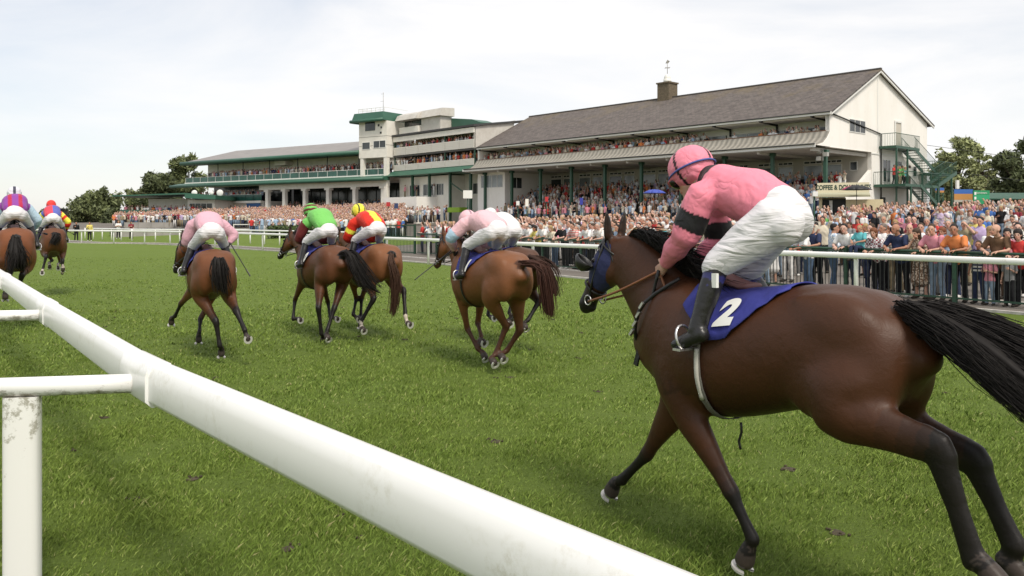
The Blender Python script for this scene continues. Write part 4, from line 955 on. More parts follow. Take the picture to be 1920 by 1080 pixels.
def face_fn(hc, fw, up, sc, skin, extra=None):
    fw = np.array(fw); up = np.array(up); rt = np.cross(fw, up); hc = np.array(hc)
    def fn(part, t, p):
        q = (np.array(p)-hc)/sc; a, b, c = q.dot(fw), q.dot(rt), q.dot(up)
        if a > .05:
            for s_ in (-1,1):
                if (b-s_*.032)**2/.0145**2+(c-.005)**2/.0085**2 < 1: return (.05,.035,.03)
                if (b-s_*.033)**2/.021**2+(c-.030)**2/.005**2 < 1: return tuple(x*.45 for x in skin)
            if b*b/.026**2+(c+.066)**2/.008**2 < 1: return (.42,.14,.12)
            if b*b/.05**2+(c+.04)**2/.03**2 < 1: return (skin[0]*1.05,skin[1]*.88,skin[2]*.85)
        return skin
    return fn
def head_loft(S, hc, fw, up, sc, part=8):
    """skull, jaw, brow, nose, chin, ears around head centre hc"""
    hc = Vector(hc); fw = Vector(fw).normalized(); up = Vector(up); up = (up-fw*up.dot(fw)).normalized(); rt = fw.cross(up)
    M = Matrix((fw,rt,up)).transposed()
    def q(a,b,c): return hc+(fw*a+rt*b+up*c)*sc
    S.ball(q(-.012,0,.030),(.098*sc,.077*sc,.090*sc),part,M)
    S.loft([(q(.030,0,.045),.064*sc,.058*sc),(q(.034,0,.0),.062*sc,.060*sc),(q(.036,0,-.050),.050*sc,.054*sc),(q(.046,0,-.088),.034*sc,.038*sc)],part,14,rt)
    S.loft([(q(.090,0,.016),.010*sc,.008*sc),(q(.108,0,-.020),.015*sc,.014*sc),(q(.100,0,-.034),.017*sc,.012*sc)],part,8,rt)
    S.ball(q(.082,0,-.094),(.017*sc,.022*sc,.014*sc),part,M); S.ball(q(.084,0,.028),(.014*sc,.055*sc,.010*sc),part,M); S.ball(q(.090,0,-.062),(.012*sc,.026*sc,.013*sc),part,M)
    for s_ in (-1,1): S.ball(q(-.008,s_*.079,-.012),(.020*sc,.010*sc,.032*sc),part,M)
def hair_mesh(hc, fw, up, sc, style, name='hair'):
    hc = Vector(hc); fw = Vector(fw).normalized(); up = Vector(up); up = (up-fw*up.dot(fw)).normalized(); rt = fw.cross(up); M = Matrix((fw,rt,up)).transposed()
    def q(a,b,c): return hc+(fw*a+rt*b+up*c)*sc
    S = Soup()
    if style == 'short': S.ball(q(-.028,0,.050),(.100*sc,.085*sc,.088*sc),0,M); S.ball(q(-.045,0,-.005),(.070*sc,.080*sc,.065*sc),0,M)
    elif style == 'fringe': S.ball(q(-.075,0,-.02),(.035*sc,.078*sc,.055*sc),0,M)
    elif style == 'bob':
        S.ball(q(-.020,0,.050),(.112*sc,.098*sc,.096*sc),0,M); S.loft([(q(-.045,0,.04),.094*sc,.075*sc),(q(-.045,0,-.05),.098*sc,.068*sc),(q(-.05,0,-.11),.080*sc,.05*sc)],0,14,rt)
    elif style == 'long':
        S.ball(q(-.018,0,.050),(.110*sc,.094*sc,.094*sc),0,M); S.loft([(q(-.045,0,.04),.092*sc,.072*sc),(q(-.055,0,-.08),.095*sc,.055*sc),(q(-.065,0,-.20),.105*sc,.040*sc),(q(-.07,0,-.27),.08*sc,.03*sc)],0,14,rt)
    me = S.skin(name, .016*sc, None, 2); return me

def V3(*a): return Vector(a)
def build_person_meshes(J, sc=1.0, female=False, voxel=.017, skirt=None, sleeves='short', trousers='long', hair='short', curl=.8, belly=0, hand_n=None):
    """J: joints in local metres. returns dict of meshes: body, top, trousers/skirt, shoes, hair"""
    g = {k: Vector(v)*sc for k,v in J.items() if k not in ('fw','up')}; fw = Vector(J.get('fw',(1,0,0))).normalized(); up = Vector(J.get('up',(0,0,1)))
    r = lambda x: x*sc
    side = (g['sh_r']-g['sh_l']).normalized(); hs = (g['hip_r']-g['hip_l']).normalized()
    B = Soup(); pel, ch, nb, hc = g['pelvis'], g['chest'], g['neck'], g['head']; mid = pel.lerp(ch,.5)
    hw = .165 if not female else .172; cw = .175 if not female else .150
    B.loft([(pel-(ch-pel).normalized()*r(.08),r(hw*.7),r(.09)),(pel,r(hw*.95),r(.105)),(mid,r(.13),r(.095)),(ch,r(cw*.93),r(.11)),(ch.lerp(nb,.62),r(cw*.88),r(.085)),(nb,r(.065),r(.06))],0,14,side,2.3,2)
    nk = (hc-nb); B.loft([(nb-nk*.1,r(.062),r(.062)),(nb+nk*.75,r(.052),r(.056))],7,12,side)
    head_loft(B, hc, fw, up, sc)
    for s_ in 'lr':
        sh, el, wr, hp, kn, an, to = (g[x+'_'+s_] for x in ('sh','el','wr','hip','knee','ank','toe'))
        B.loft([(sh,r(.052),r(.055)),(sh.lerp(el,.5),r(.043),r(.045)),(el,r(.036),r(.038)),(el.lerp(wr,.3),r(.040),r(.037)),(wr,r(.026),r(.022))],5,12,side)
        B.loft([(hp,r(.080),r(.090)),(hp.lerp(kn,.5),r(.066),r(.072)),(kn,r(.050),r(.054)),(kn.lerp(an,.35),r(.049),r(.054)),(an,r(.034),r(.038))],6,12,hs)
        B.loft([(an+Vector((0,0,-.02))*sc-(to-an).normalized()*r(.05),r(.036),r(.034)),(an.lerp(to,.5)-Vector((0,0,.02))*sc,r(.042),r(.034)),(to,r(.038),r(.022))],6,12,hs)
    ff = face_fn(hc, fw, (up-fw*up.dot(fw)).normalized(), sc, SKIN)
    body = B.skin('body', r(voxel), lambda p,t,c: ff(p,t,c) if p == 8 else SKIN, 2)
    H = Soup()
    for s_ in 'lr':
        wr, el = g['wr_'+s_], g['el_'+s_]; d = (wr-el).normalized(); pn = Vector((0,1 if s_ == 'r' else -1,0)) if hand_n is None else Vector(hand_n)
        finger_hand(H, wr, (d+Vector((0,0,-.1))), pn, Vector((.6,0,.6)), sc*.98, curl)
    hm = bpy.data.meshes.new('h'); hm.from_pydata([tuple(v) for v in H.v],[],H.f); hm.polygons.foreach_set('use_smooth',[True]*len(H.f))
    a = hm.color_attributes.new('Col','FLOAT_COLOR','POINT'); a.data.foreach_set('color', np.tile(np.array([*SKIN,1],dtype=np.float32),len(H.v)))
    out = {'body': join_meshes(body, hm)}
    # top
    T = Soup(); bel = Vector((1,0,0))*belly*sc
    T.loft([(pel-(ch-pel).normalized()*r(.06)+bel*.4,r(hw*1.12),r(.128+belly*.5)),(pel+bel*.6,r(hw*1.08),r(.125+belly*.6)),(mid+bel,r(.158 if not female else .140),r(.120+belly*.8)),(ch,r(cw*1.08),r(.130 if not female else .138)),(ch.lerp(nb,.62),r(cw*1.02),r(.10)),(nb-(nb-ch)*.10,r(.085),r(.075))],0,16,side,2.4,2)
    if female: 
        for s_ in (-1,1): T.ball(ch+Vector((.085,s_*.062,-.03))*sc, r(.062))
    if sleeves:
        for s_ in 'lr':
            sh, el, wr = (g[x+'_'+s_] for x in ('sh','el','wr'))
            if sleeves == 'long': T.loft([(sh,r(.070),r(.072)),(sh.lerp(el,.5),r(.060),r(.062)),(el,r(.050),r(.054)),(wr.lerp(el,.08),r(.036),r(.036))],5,12,side)
            else: T.loft([(sh,r(.070),r(.072)),(sh.lerp(el,.72),r(.062),r(.066))],5,12,side)
    rs_ = np.random.RandomState(int(pel.x*999)%97+int(g['wr_l'].x*333)%31)
    ph = rs_.uniform(0,6,6)
    wr_f = lambda c: (np.sin(c[:,2]*38+3*np.sin(c[:,1]*17+ph[0])+ph[1])*np.sin(c[:,0]*21+ph[2]+c[:,1]*13))*.0035*sc
    out['top'] = T.skin('top', r(voxel*.9), None, 2, disp=wr_f)
    if skirt:
        K = Soup(); kn = (g['knee_l']+g['knee_r'])/2; K.loft([(pel+Vector((0,0,.05))*sc,r(.150),r(.118)),(pel-Vector((0,0,.08))*sc,r(.190),r(.145)),(pel.lerp(kn,.6),r(.20),r(.155)),(kn-Vector((0,0,.05 if skirt == 'knee' else .22))*sc,r(.235),r(.19))],0,16,hs,2.2,2)
        out['skirt'] = K.skin('skirt', r(voxel*.9), None, 2, disp=lambda c: np.sin(np.arctan2(c[:,1],c[:,0])*13)*.006*sc)
    else:
        K = Soup(); K.loft([(pel+(ch-pel)*.12,r(.142),r(.108)),(pel-(ch-pel).normalized()*r(.10),r(hw*1.05),r(.125))],0,14,hs,2.3)
        for s_ in 'lr':
            hp, kn, an = (g[x+'_'+s_] for x in ('hip','knee','ank')); q = [(hp,r(.098),r(.110)),(hp.lerp(kn,.5),r(.084),r(.090)),(kn,r(.066),r(.070))]
            if trousers == 'long': q += [(kn.lerp(an,.5),r(.062),r(.066)),(an.lerp(kn,.04),r(.058),r(.066))]
            K.loft(q,6,12,hs)
        out['trousers'] = K.skin('trousers', r(voxel*.9), None, 2, disp=lambda c: np.sin(c[:,2]*33+c[:,0]*20)*.003*sc)
    F = Soup()
    for s_ in 'lr':
        an, to = g['ank_'+s_], g['toe_'+s_]; F.loft([(an-Vector((0,0,.035))*sc-(to-an).normalized()*r(.06),r(.040),r(.042)),(an.lerp(to,.5)-Vector((0,0,.018))*sc,r(.048),r(.040)),(to,r(.045),r(.028))],6,12,hs,2.4)
    out['shoes'] = F.skin('shoes', r(voxel*.9), None, 1)
    if hair != 'bald': out['hair'] = hair_mesh(hc, fw, up, sc, hair)
    else: out['hair'] = hair_mesh(hc, fw, up, sc, 'fringe')
    return out

def stand(lean=0, al=None, ar=None, turn=0, nod=0, legs=0, slim=1):
    """a standing figure facing +x. arms: (elbow, wrist) offsets from the shoulder"""
    J = dict(pelvis=(0,0,.95), chest=(.02+lean*.5,0,1.27), neck=(.01+lean*.9,0,1.475), head=(.045+lean*1.15,0,1.615),
             hip_l=(0,.085,.90), hip_r=(0,-.085,.90), knee_l=(.03+legs*.5,.10,.49), knee_r=(.02-legs*.3,-.10,.49), ank_l=(-.02+legs,.12,.08), ank_r=(-.02-legs,-.12,.08),
             toe_l=(.13+legs,.15,.03), toe_r=(.13-legs,-.15,.03), sh_l=(.0+lean*.85,.175,1.43), sh_r=(.0+lean*.85,-.175,1.43))
    for s_, a, sg in (('l', al, 1), ('r', ar, -1)):
        sh = Vector(J['sh_'+s_]); a = a or ((-.02,.05,-.29),(.05,.07,-.54)); J['el_'+s_] = sh+Vector((a[0][0],a[0][1]*sg,a[0][2])); J['wr_'+s_] = sh+Vector((a[1][0],a[1][1]*sg,a[1][2]))
    J['fw'] = (math.cos(turn)*math.cos(nod), math.sin(turn)*math.cos(nod), -math.sin(nod)); return J
ARM_RAIL = ((.14,.10,-.24),(.30,-.06,-.27)); ARM_CROSS = ((.05,.09,-.27),(.24,-.15,-.20)); ARM_HIP = ((-.10,.16,-.22),(.02,.01,-.40))
ARM_EYES = ((.18,.14,-.02),(.14,-.05,.17)); ARM_BOOK = ((.04,.06,-.27),(.25,-.05,-.15)); ARM_UP = ((.10,.10,.22),(.14,.03,.45)); ARM_CHIN = ((.16,.06,-.24),(.14,-.11,.02))
PT = {}
def person_type(key, **k):
    J = k.pop('J'); ms = build_person_meshes(J, **k); PT[key] = ms
person_type('man_rail', J=stand(.20, ARM_RAIL, ARM_RAIL, .3, .1), hair='short', hand_n=(0,0,-1))
person_type('man_rail_short_sleeves_bald', J=stand(.24, ARM_RAIL, ARM_RAIL, -.4, .1), hair='bald', belly=.05, hand_n=(0,0,-1))
person_type('woman_rail', J=stand(.18, ARM_RAIL, ARM_RAIL, .2, .1), female=True, hair='bob', sc=.94, hand_n=(0,0,-1))
person_type('woman_rail_long', J=stand(.16, ARM_RAIL, ARM_CHIN, -.2, .1), female=True, hair='long', sc=.94, skirt='knee', hand_n=(0,0,-1))
person_type('man_cross', J=stand(0, ARM_CROSS, ARM_CROSS, .4, 0), hair='short', belly=.02)
person_type('man_stand', J=stand(0, None, ARM_BOOK, -.3, .05, .05), hair='short', sleeves='long')
person_type('man_bald', J=stand(0, ARM_HIP, ARM_CROSS, .5, 0), hair='bald', belly=.06)
person_type('man_eyes', J=stand(0, ARM_EYES, ARM_HIP, .2, 0), hair='short', belly=.03)
person_type('man_book', J=stand(.02, ARM_BOOK, ARM_BOOK, .1, .4), hair='short', sleeves='long')
person_type('woman_stand', J=stand(0, None, ARM_CROSS, .4, 0, .03), female=True, hair='long', sc=.94)
person_type('woman_dress', J=stand(0, ARM_BOOK, None, .1, 0), female=True, hair='bob', sc=.94, skirt='knee')
person_type('woman_eyes', J=stand(0, ARM_HIP, ARM_EYES, 0, 0), female=True, hair='long', sc=.95)
person_type('man_cheer', J=stand(0, ARM_UP, ARM_BOOK, .1, -.1), hair='short')
person_type('child', J=stand(0, ARM_BOOK, None, .2, 0), hair='short', sc=.62)
person_type('child_girl', J=stand(0, ARM_CROSS, ARM_BOOK, -.2, 0), female=True, hair='long', sc=.60)
JS = dict(stand(.02, ARM_RAIL, ARM_RAIL, .2, .1)); JS.update(hip_l=(0,.08,.92), hip_r=(0,-.08,.92), knee_l=(.38,.10,.98), knee_r=(.38,-.10,.98), ank_l=(.40,.10,.58), ank_r=(.42,-.10,.58), toe_l=(.55,.12,.52), toe_r=(.56,-.12,.52))
person_type('child_seated', J=JS, hair='short', sc=.70, hand_n=(0,0,-1))

HAIRC = {'brown': (.06,.035,.02), 'dark': (.018,.013,.011), 'grey': (.33,.32,.30), 'fair': (.36,.24,.11), 'white': (.60,.58,.54), 'red': (.17,.06,.025), 'balding': (.16,.13,.11)}
TOPC = {'white': (.74,.73,.72), 'cream': (.62,.56,.44), 'pale blue': (.36,.47,.62), 'navy': (.03,.04,.09), 'black': (.018,.018,.02), 'red': (.52,.05,.045), 'pink': (.66,.27,.33),
        'orange': (.70,.23,.08), 'grey': (.26,.26,.26), 'brown': (.15,.085,.05), 'green': (.13,.36,.10), 'teal': (.12,.42,.46), 'yellow': (.66,.56,.16), 'lilac': (.46,.36,.55), 'maroon': (.22,.035,.05), 'khaki': (.28,.24,.15), 'blue': (.07,.16,.42)}
BOTC = {'black': (.016,.016,.018), 'navy': (.03,.04,.08), 'jeans': (.09,.14,.22), 'pale jeans': (.22,.29,.37), 'khaki': (.27,.22,.14), 'grey': (.13,.13,.13), 'white': (.6,.59,.57), 'brown': (.09,.06,.04)}
ALLP = []
def place_person(key, x, y, face, top, bot, hair, z=None, scale=1, pattern=None, label=None, group=None, skin=None):
    ms = PT[key]; z = gz(x,y)+.012 if z is None else z
    E_ = empty('person', (x,y,z), face); E_.scale = (scale,)*3; E_['category'] = 'person'
    sk = skin or rnd.choice(((.50,.28,.20),(.56,.33,.24),(.46,.245,.165),(.60,.37,.29),(.40,.20,.13)))
    for nm, me in ms.items():
        if nm == 'body': m_, c = M_skinhead, sk
        elif nm == 'top': m_, c = ({'check': M_check, 'stripe': M_stripe, 'flower': M_flower}.get(pattern, M_cloth)), TOPC[top]
        elif nm in ('trousers','skirt'): m_, c = (M_flower if pattern == 'flower' and nm == 'skirt' else M_cloth), (BOTC[bot] if not (pattern == 'flower' and nm == 'skirt') else TOPC[top])
        elif nm == 'shoes': m_, c = M_cloth, ((.03,.025,.02) if rnd.random() < .7 else (.55,.54,.52))
        else: m_, c = M_hair, HAIRC[hair]
        o = bpy.data.objects.new(nm, me); COL.objects.link(o); o.parent = E_; o.color = (*c,1)
        if not me.materials: me.materials.append(None)
        o.material_slots[0].link = 'OBJECT'; o.material_slots[0].material = m_
    kind = 'child' if 'child' in key else ('woman' if 'woman' in key else 'man')
    info = dict(o=E_, x=x, y=y, kind=kind, top=top, bot=bot, hair=hair, key=key, pattern=pattern, label=label); ALLP.append(info)
    if group: E_['group'] = group
    if label: E_['label'] = label
    return E_
# skin colour of the copies: the mesh carries face details as vertex colour relative to one skin tone
def f_skinmix(t, c, co, b):
    o = t.nodes.new('ShaderNodeObjectInfo'); d = t.nodes.new('ShaderNodeVectorMath'); d.operation = 'DIVIDE'; t.links.new(c, d.inputs[0]); d.inputs[1].default_value = SKIN
    m = t.nodes.new('ShaderNodeVectorMath'); m.operation = 'MULTIPLY'; t.links.new(d.outputs[0], m.inputs[0]); t.links.new(o.outputs['Color'], m.inputs[1]); return m.outputs[0]
M_skinhead = mat('spectator_face_skin', rough=.55, spec=.3, src='col', fn=f_skinmix)

# ------------------------------------------------------------------ spectators at the barrier, left to right as they stand
TRACKDIR = math.atan2(-.581,-.814)        # facing the track
def at_line(u, off):
    """point on the barrier line offset `off` metres away from the track, seen at column u"""
    k = (u-960)/FPX
    for a,b in zip(FL, FL[1:]):
        d = (b-a).normalized(); n = Vector((d.y,-d.x,0))
        if n.dot(Vector((.814,.581,0))) < 0: n = -n
        p = a+n*off; q = b+n*off
        # solve (p+(q-p)t).x = k*(...).y
        den = (q-p).x-k*(q-p).y
        if abs(den) < 1e-6: continue
        t = (k*p.y-p.x)/den
        if -.001 <= t <= 1.001 and (p+(q-p)*t).y > 5: return p+(q-p)*t
    return None
G_CR = 'spectators lining the course'
def wp(key,u,off,top,bot,hair,lab,pattern=None,face=0,scale=1,z=None):
    p = at_line(u,off)
    if p is None: return
    return place_person(key,p.x,p.y,TRACKDIR+face,top,bot,hair,z=z,scale=scale,pattern=pattern,label=lab,group=G_CR)
wp('woman_rail',1516,.38,'white','jeans','fair','fair haired woman in white top leaning on the barrier right of the white breeches',face=-.4)
wp('man_rail',1532,.62,'navy','black','dark','dark haired man in navy waistcoat beside the fair woman in white')
wp('man_stand',1562,.5,'pale blue','jeans','dark','man in checked pale blue shirt turned away from the track',pattern='check',face=2.4)
wp('man_rail',1594,.42,'white','navy','dark','man in white printed tee leaning beside the boy perched on the barrier')
bo = wp('child_seated',1614,.12,'teal','navy','fair','small fair boy in teal shirt sitting up on the barrier rail',z=.50,face=-.1)
wp('man_stand',1634,.95,'white','navy','brown','man in white shirt just behind the boy in teal',face=.2)
wp('woman_rail',1648,.40,'maroon','black','red','woman in patterned maroon top with forearms on barrier, black trousers',pattern='check')
wp('man_rail_short_sleeves_bald',1693,.42,'navy','black','grey','stout grey haired man in navy tee leaning on the barrier')
wp('woman_rail_long',1727,.40,'brown','brown','brown','young woman in brown flowered dress with chin on hand',pattern='flower')
wp('man_rail',1758,.42,'pink','pale jeans','brown','man with pink scarf over white shirt bent low on barrier')
wp('man_rail',1800,.42,'orange','black','dark','dark haired man wearing an orange garland over shirt, hand raised')
wp('child',1836,.35,'navy','navy','brown','boy in striped navy top peering over the barrier rail',pattern='stripe',scale=1.28)
wp('child_girl',1856,.28,'pink','pale jeans','fair','little girl in pale pink cardigan behind the barrier bars')
wp('man_rail_short_sleeves_bald',1880,.45,'brown','black','dark','man in brown tee with folded arms on barrier above two children')
wp('child',1893,.28,'grey','black','brown','small boy in grey top clapping behind the bars')
wp('woman_rail',1918,.42,'red','black','dark','woman in bright red top at the right edge of the picture')
wp('man_stand',1657,1.6,'white','black','balding','balding man in white shirt with dark tie in second row')
wp('man_cross',1681,1.25,'grey','khaki','brown','man in striped grey top behind the stout man in navy',pattern='stripe')
wp('man_bald',1707,1.5,'khaki','brown','balding','bald man in khaki behind the woman in the flowered dress')
wp('man_cross',1728,2.3,'white','jeans','brown','man in white checked shirt behind the bald man in khaki',pattern='check')
wp('woman_stand',1744,1.1,'black','black','fair','woman with curly fair hair and black top, second row')
wp('woman_eyes',1768,1.5,'pink','white','red','woman in pink vest shading her eyes with one hand')
wp('man_bald',1787,1.3,'pale blue','navy','balding','bald man in pale blue shirt behind the orange garland')
wp('man_cross',1779,4.5,'grey','black','grey','man in dark grey polo standing several rows back')
wp('man_eyes',1809,4.2,'khaki','khaki','grey','man in sandy tee with a hand on his brow')
wp('man_stand',1831,7.5,'yellow','jeans','dark','man in yellow shirt and blue jeans standing alone in open space')
wp('woman_stand',1856,3.0,'white','white','fair','fair woman in white dress with her back half turned',face=1.2)
wp('woman_stand',1890,2.0,'pink','brown','dark','dark haired woman in strappy salmon top near right edge')
wp('man_cross',1910,2.6,'black','black','dark','man in black striped tee at right, second row',pattern='stripe')
wp('man_cross',1706,8.0,'pink','grey','brown','man in pink shirt standing back from the bald man in khaki')
wp('woman_stand',1680,7.0,'black','white','fair','woman in black vest standing back from the barrier')
wp('man_cross',1739,6.2,'pale blue','jeans','grey','grey haired man in pale blue shirt several rows back')
wp('man_book',1844,9.5,'blue','navy','grey','man in blue shirt reading a card, well back at right')
wp('man_book',1584,7.5,'brown','brown','brown','man in tan suit reading his racecard')
wp('woman_stand',1609,9,'red','black','dark','woman in red cardigan right of the man in tan suit')
wp('man_stand',1560,8.5,'pale blue','pale jeans','grey','man in very pale blue shirt left of the tan suit')
wp('man_bald',1538,9,'cream','khaki','balding','bald man in cream shirt right of the white breeches')
wp('man_cross',1548,12,'green','khaki','brown','man in bright green polo far behind the barrier')
for u,top,hair,key,lab,pt in ((1108,'white','balding','man_rail_short_sleeves_bald','bald man in white shirt leaning on barrier left of the dark horse head',None),(1083,'red','brown','man_rail','man with red and white scarf at the barrier left of the horse head','stripe'),
  (1060,'black','grey','man_rail','grey man in black shirt at the barrier next to the red scarf',None),(1041,'cream','fair','woman_rail','fair woman in cream at the barrier in the middle of the course',None),(1024,'white','grey','man_rail','grey haired man in white shirt between two women at the barrier',None),
  (1011,'yellow','dark','woman_rail','dark haired woman with yellow top bending at the barrier',None),(998,'white','balding','man_rail_short_sleeves_bald','bald man in white just right of the hidden rider in white',None),(985,'grey','brown','man_rail','man in grey at barrier just behind the white rider',None),
  (806,'pale blue','brown','man_stand','tall man in light blue shirt by the far end of barrier',None),(788,'orange','fair','woman_rail','woman in orange top at the far end of barrier',None),(772,'red','brown','man_rail','man in red behind the dark metal gate',None),(712,'white','grey','man_stand','man in white shirt left of the dark metal gate',None),(702,'grey','brown','man_cross','man in grey suit left of the gate, beside the yellow and red rider',None)):
    wp(key,u,.42 if 'rail' in key else 1.0,top,'black' if hair != 'fair' else 'jeans',hair,lab,pattern=pt)
wp('man_cross',1042,3.8,'pale blue','jeans','grey','grey haired man in pale blue shirt standing above the fair woman in cream')
wp('woman_stand',1092,1.6,'red','black','dark','dark haired woman in red dress behind the red scarf')
wp('man_cross',1060,4.2,'maroon','khaki','dark','man in maroon striped shirt behind the barrier crowd',pattern='stripe')
wp('man_rail',1247,.6,'teal','black','dark','dark haired man in teal shirt between the horse and pink sleeve')
wp('man_bald',1219,2.4,'grey','khaki','balding','balding man in pale striped shirt above the horse mane',pattern='stripe')
wp('man_book',1251,6.0,'blue','navy','grey','man in blue shirt and white cap left of the pink rider')
wp('man_rail_short_sleeves_bald',1330,.45,'cream','khaki','white','white haired man clapping between the pink sleeves')
wp('woman_rail',1318,.45,'lilac','black','fair','fair woman in lilac between the pink sleeves')
for u,Yd,top,key,lab in ((168,76,'yellow','man_stand','steward in bright yellow jacket behind the far bend of the rail'),(246,79,'maroon','woman_stand','woman in dark red standing by the hedge behind the far bend'),(222,80,'white','man_cross','man in white shirt standing by the hedge behind the far bend'),(143,77,'black','man_stand','man in black nearest the leading riders behind the far rail')):
    x_ = (u-960)/FPX*Yd; place_person(key,x_,Yd,math.atan2(-Yd,-x_),top,'black','brown',label=lab,group='people beside the far bend')
# ------------------------------------------------------------------ random spectators
taken = [(p['x'],p['y']) for p in ALLP]
def free(x,y,r=.36):
    return all((x-a)**2+(y-b)**2 > r*r for a,b in taken)
spots = []     # x, y, z, facing
def fence_u(x,y): return 960+FPX*x/y
FLd = [(a,b,(b-a).length,(b-a).normalized()) for a,b in zip(FL,FL[1:])]
# rows behind the barrier
row = .5; ri = 0
while row < 46:
    s = 0
    for a,b,Ln,d in FLd:
        n = Vector((d.y,-d.x,0)); n = n if n.dot(Vector((.814,.581,0))) > 0 else -n
        m_ = int(Ln/.56)
        for k in range(m_):
            p = a+d*(k+.5)*(Ln/m_)+n*row+Vector((rnd.uniform(-.2,.2),rnd.uniform(-.22,.22),0))
            if p.y < 9: continue
            u = fence_u(p.x,p.y)
            if u < 640 or u > 2080: continue
            dens = .97 if u < 1240 else ((.75 if row < 2 else .42) if u < 1480 else (0 if row < .9 else .12 if row < 5 else .05))
            if u > 1480 and row > 9: dens = .06
            if row > 18 and u > 1480: dens = .30
            if rnd.random() > dens: continue
            c = A.matrix_basis.inverted() @ Vector((p.x,p.y,0))
            if c.y > -2.0 and c.x < .5: continue
            if c.y > -1 and c.x < 6 and c.x > 0: continue
            if abs(p.x-kx.x) < 2.6 and p.y > kx.y-1.2: 
                if abs(p.x-kx.x) < 2.6 and p.y < kx.y+3.5: continue
            spots.append((p.x,p.y,gz(p.x,p.y)+.012,TRACKDIR+rnd.uniform(-.45,.45)))
    row += .74 if row < 10 else .85; ri += 1
# open ground to the left, between the far bend and the modern stand
for i in range(5200):
    u = rnd.uniform(212,760); Y = 60+55*rnd.random()**.8
    x = (u-960)/FPX*Y
    d = rail_dist(x,Y)
    vb = pix((x,Y,gz(x,Y)+1.7))[1]
    if d < 14 or (u < 470 and d < 25) or (470 <= u < 640 and d < 16): continue
    c = C.matrix_basis.inverted() @ Vector((x,Y,0)); a_ = D.matrix_basis.inverted() @ Vector((x,Y,0)); b_ = B.matrix_basis.inverted() @ Vector((x,Y,0))
    if c.y > -1.6 or (b_.y > -3.0 and b_.x > -18 and b_.x < 2) or (a_.y > -.6 and a_.x < 3): continue
    if u > 560 and Y < 62: continue
    spots.append((x,Y,gz(x,Y)+.012+max(0,(d-20)*.045),math.atan2(-Y,-x)+rnd.uniform(-.4,.4)))
def local_spots(Ob, x0, x1, rows_, step, dens, yaw=0, jit=.25):
    out = []
    for y,z in rows_:
        x = x0
        while x < x1:
            if rnd.random() < dens:
                p = Ob.matrix_basis @ Vector((x+rnd.uniform(-jit,jit),y+rnd.uniform(-.12,.12),z)); out.append((p.x,p.y,p.z,Ob.rotation_euler.z-PI/2+yaw+rnd.uniform(-.5,.5)))
            x += step
    return out
far = []
far += local_spots(A, XA+5, -1.0, [(y+.35,z) for y,z in ST[:10]], .56, .86)
far += local_spots(A, XA+.6, -13, [(.45,7.95),(1.0,8.12),(1.6,8.25)], .52, .95)
far += local_spots(A, -13, -1.0, [(.45,7.9)], 1.3, .4); far += local_spots(A, -6, -1.6, [(.45,7.9),(.9,7.95)], .6, .75)
far += local_spots(B, XB+.4, -.4, [(.1,10.54),(.8,10.6),(1.5,10.75)], .55, .9)
far += local_spots(B, XB+.4, -.4, [(.1,8.49),(.8,8.5),(1.5,8.6)], .55, .9)
far += local_spots(B, XB+2, -7, [(.2,4.9)], .8, .5); far += local_spots(B, XB, 0, [(-4.4,1.9),(-5.2,1.7),(-6,1.65)], .6, .95)
far += local_spots(C, XC+6, -.3, [(-.6,8.05),(.1,8.1),(.8,8.2)], .6, .9)
far += local_spots(C, XC+1.4, -26.6, [(-.3,4.95),(.6,5.0)], .6, .8)
far += local_spots(C, -25.6, -.6, [(y+.3,z) for y,z in SC[:7]], .6, .9)
far += local_spots(C, XC+2, -26, [(-1.6,2.5),(-2.4,2.2),(-3.2,1.9)], .55, .75)
far += local_spots(D, -11.8, -.4, [(.5,2.45),(1.2,2.45)], .6, .85)
ppl_fe = [(A2W(.9,9.6+.55*k,4.95),(('red','black','dark'),('black','black','fair'),('green','green','fair'),('green','black','brown'),('teal','black','fair'))[k]) for k in range(5)]

# the largest in the picture become people of their own
cands = [s for s in spots if -60 < pix((s[0],s[1],1))[0] < 1990 and free(s[0],s[1])]
cands.sort(key=lambda s: s[1])
# thin out overlaps
pick = []; occ = list(taken); rest = []
for s in cands:
    if len(pick) + len(ALLP) < 293 and all((s[0]-a)**2+(s[1]-b)**2 > .17 for a,b in occ[-90:]+occ[:70]): pick.append(s); occ.append((s[0],s[1]))
    elif len(pick)+len(ALLP) >= 293: rest.append(s)
MEN = ['man_cross','man_stand','man_bald','man_eyes','man_book','man_cheer','man_cross','man_stand']; WOM = ['woman_stand','woman_dress','woman_eyes','woman_stand']
tops = ['white']*12+['cream']*5+['pale blue']*3+['pink']*3+['red']*3+['orange','orange','black','black','navy','grey','grey','brown','khaki','lilac','grey','cream','khaki','maroon','blue','pale blue','white']
for s in pick:
    near = min(abs(s[0]-a) + abs(s[1]-b) for a,b in taken) if taken else 9
    atrail = False
    p_ = at_line(fence_u(s[0],s[1]), 0)
    if p_ is not None and (Vector((s[0],s[1],0))-p_).length < .95: atrail = True
    wom = rnd.random() < .42
    key = (rnd.choice(['woman_rail','woman_rail_long']) if wom else rnd.choice(['man_rail','man_rail','man_rail_short_sleeves_bald'])) if atrail else rnd.choice(WOM if wom else MEN)
    h_ = 'balding' if 'bald' in key else rnd.choice(['brown','brown','dark','grey','fair','red'] if wom else ['brown','brown','dark','grey','grey','white'])
    place_person(key, s[0], s[1], s[3] if not atrail else TRACKDIR+rnd.uniform(-.2,.2), rnd.choice(tops), rnd.choice(list(BOTC)), h_, scale=rnd.uniform(.89,1.06), pattern=rnd.choice([None]*6+['check','stripe','flower']), group=G_CR)
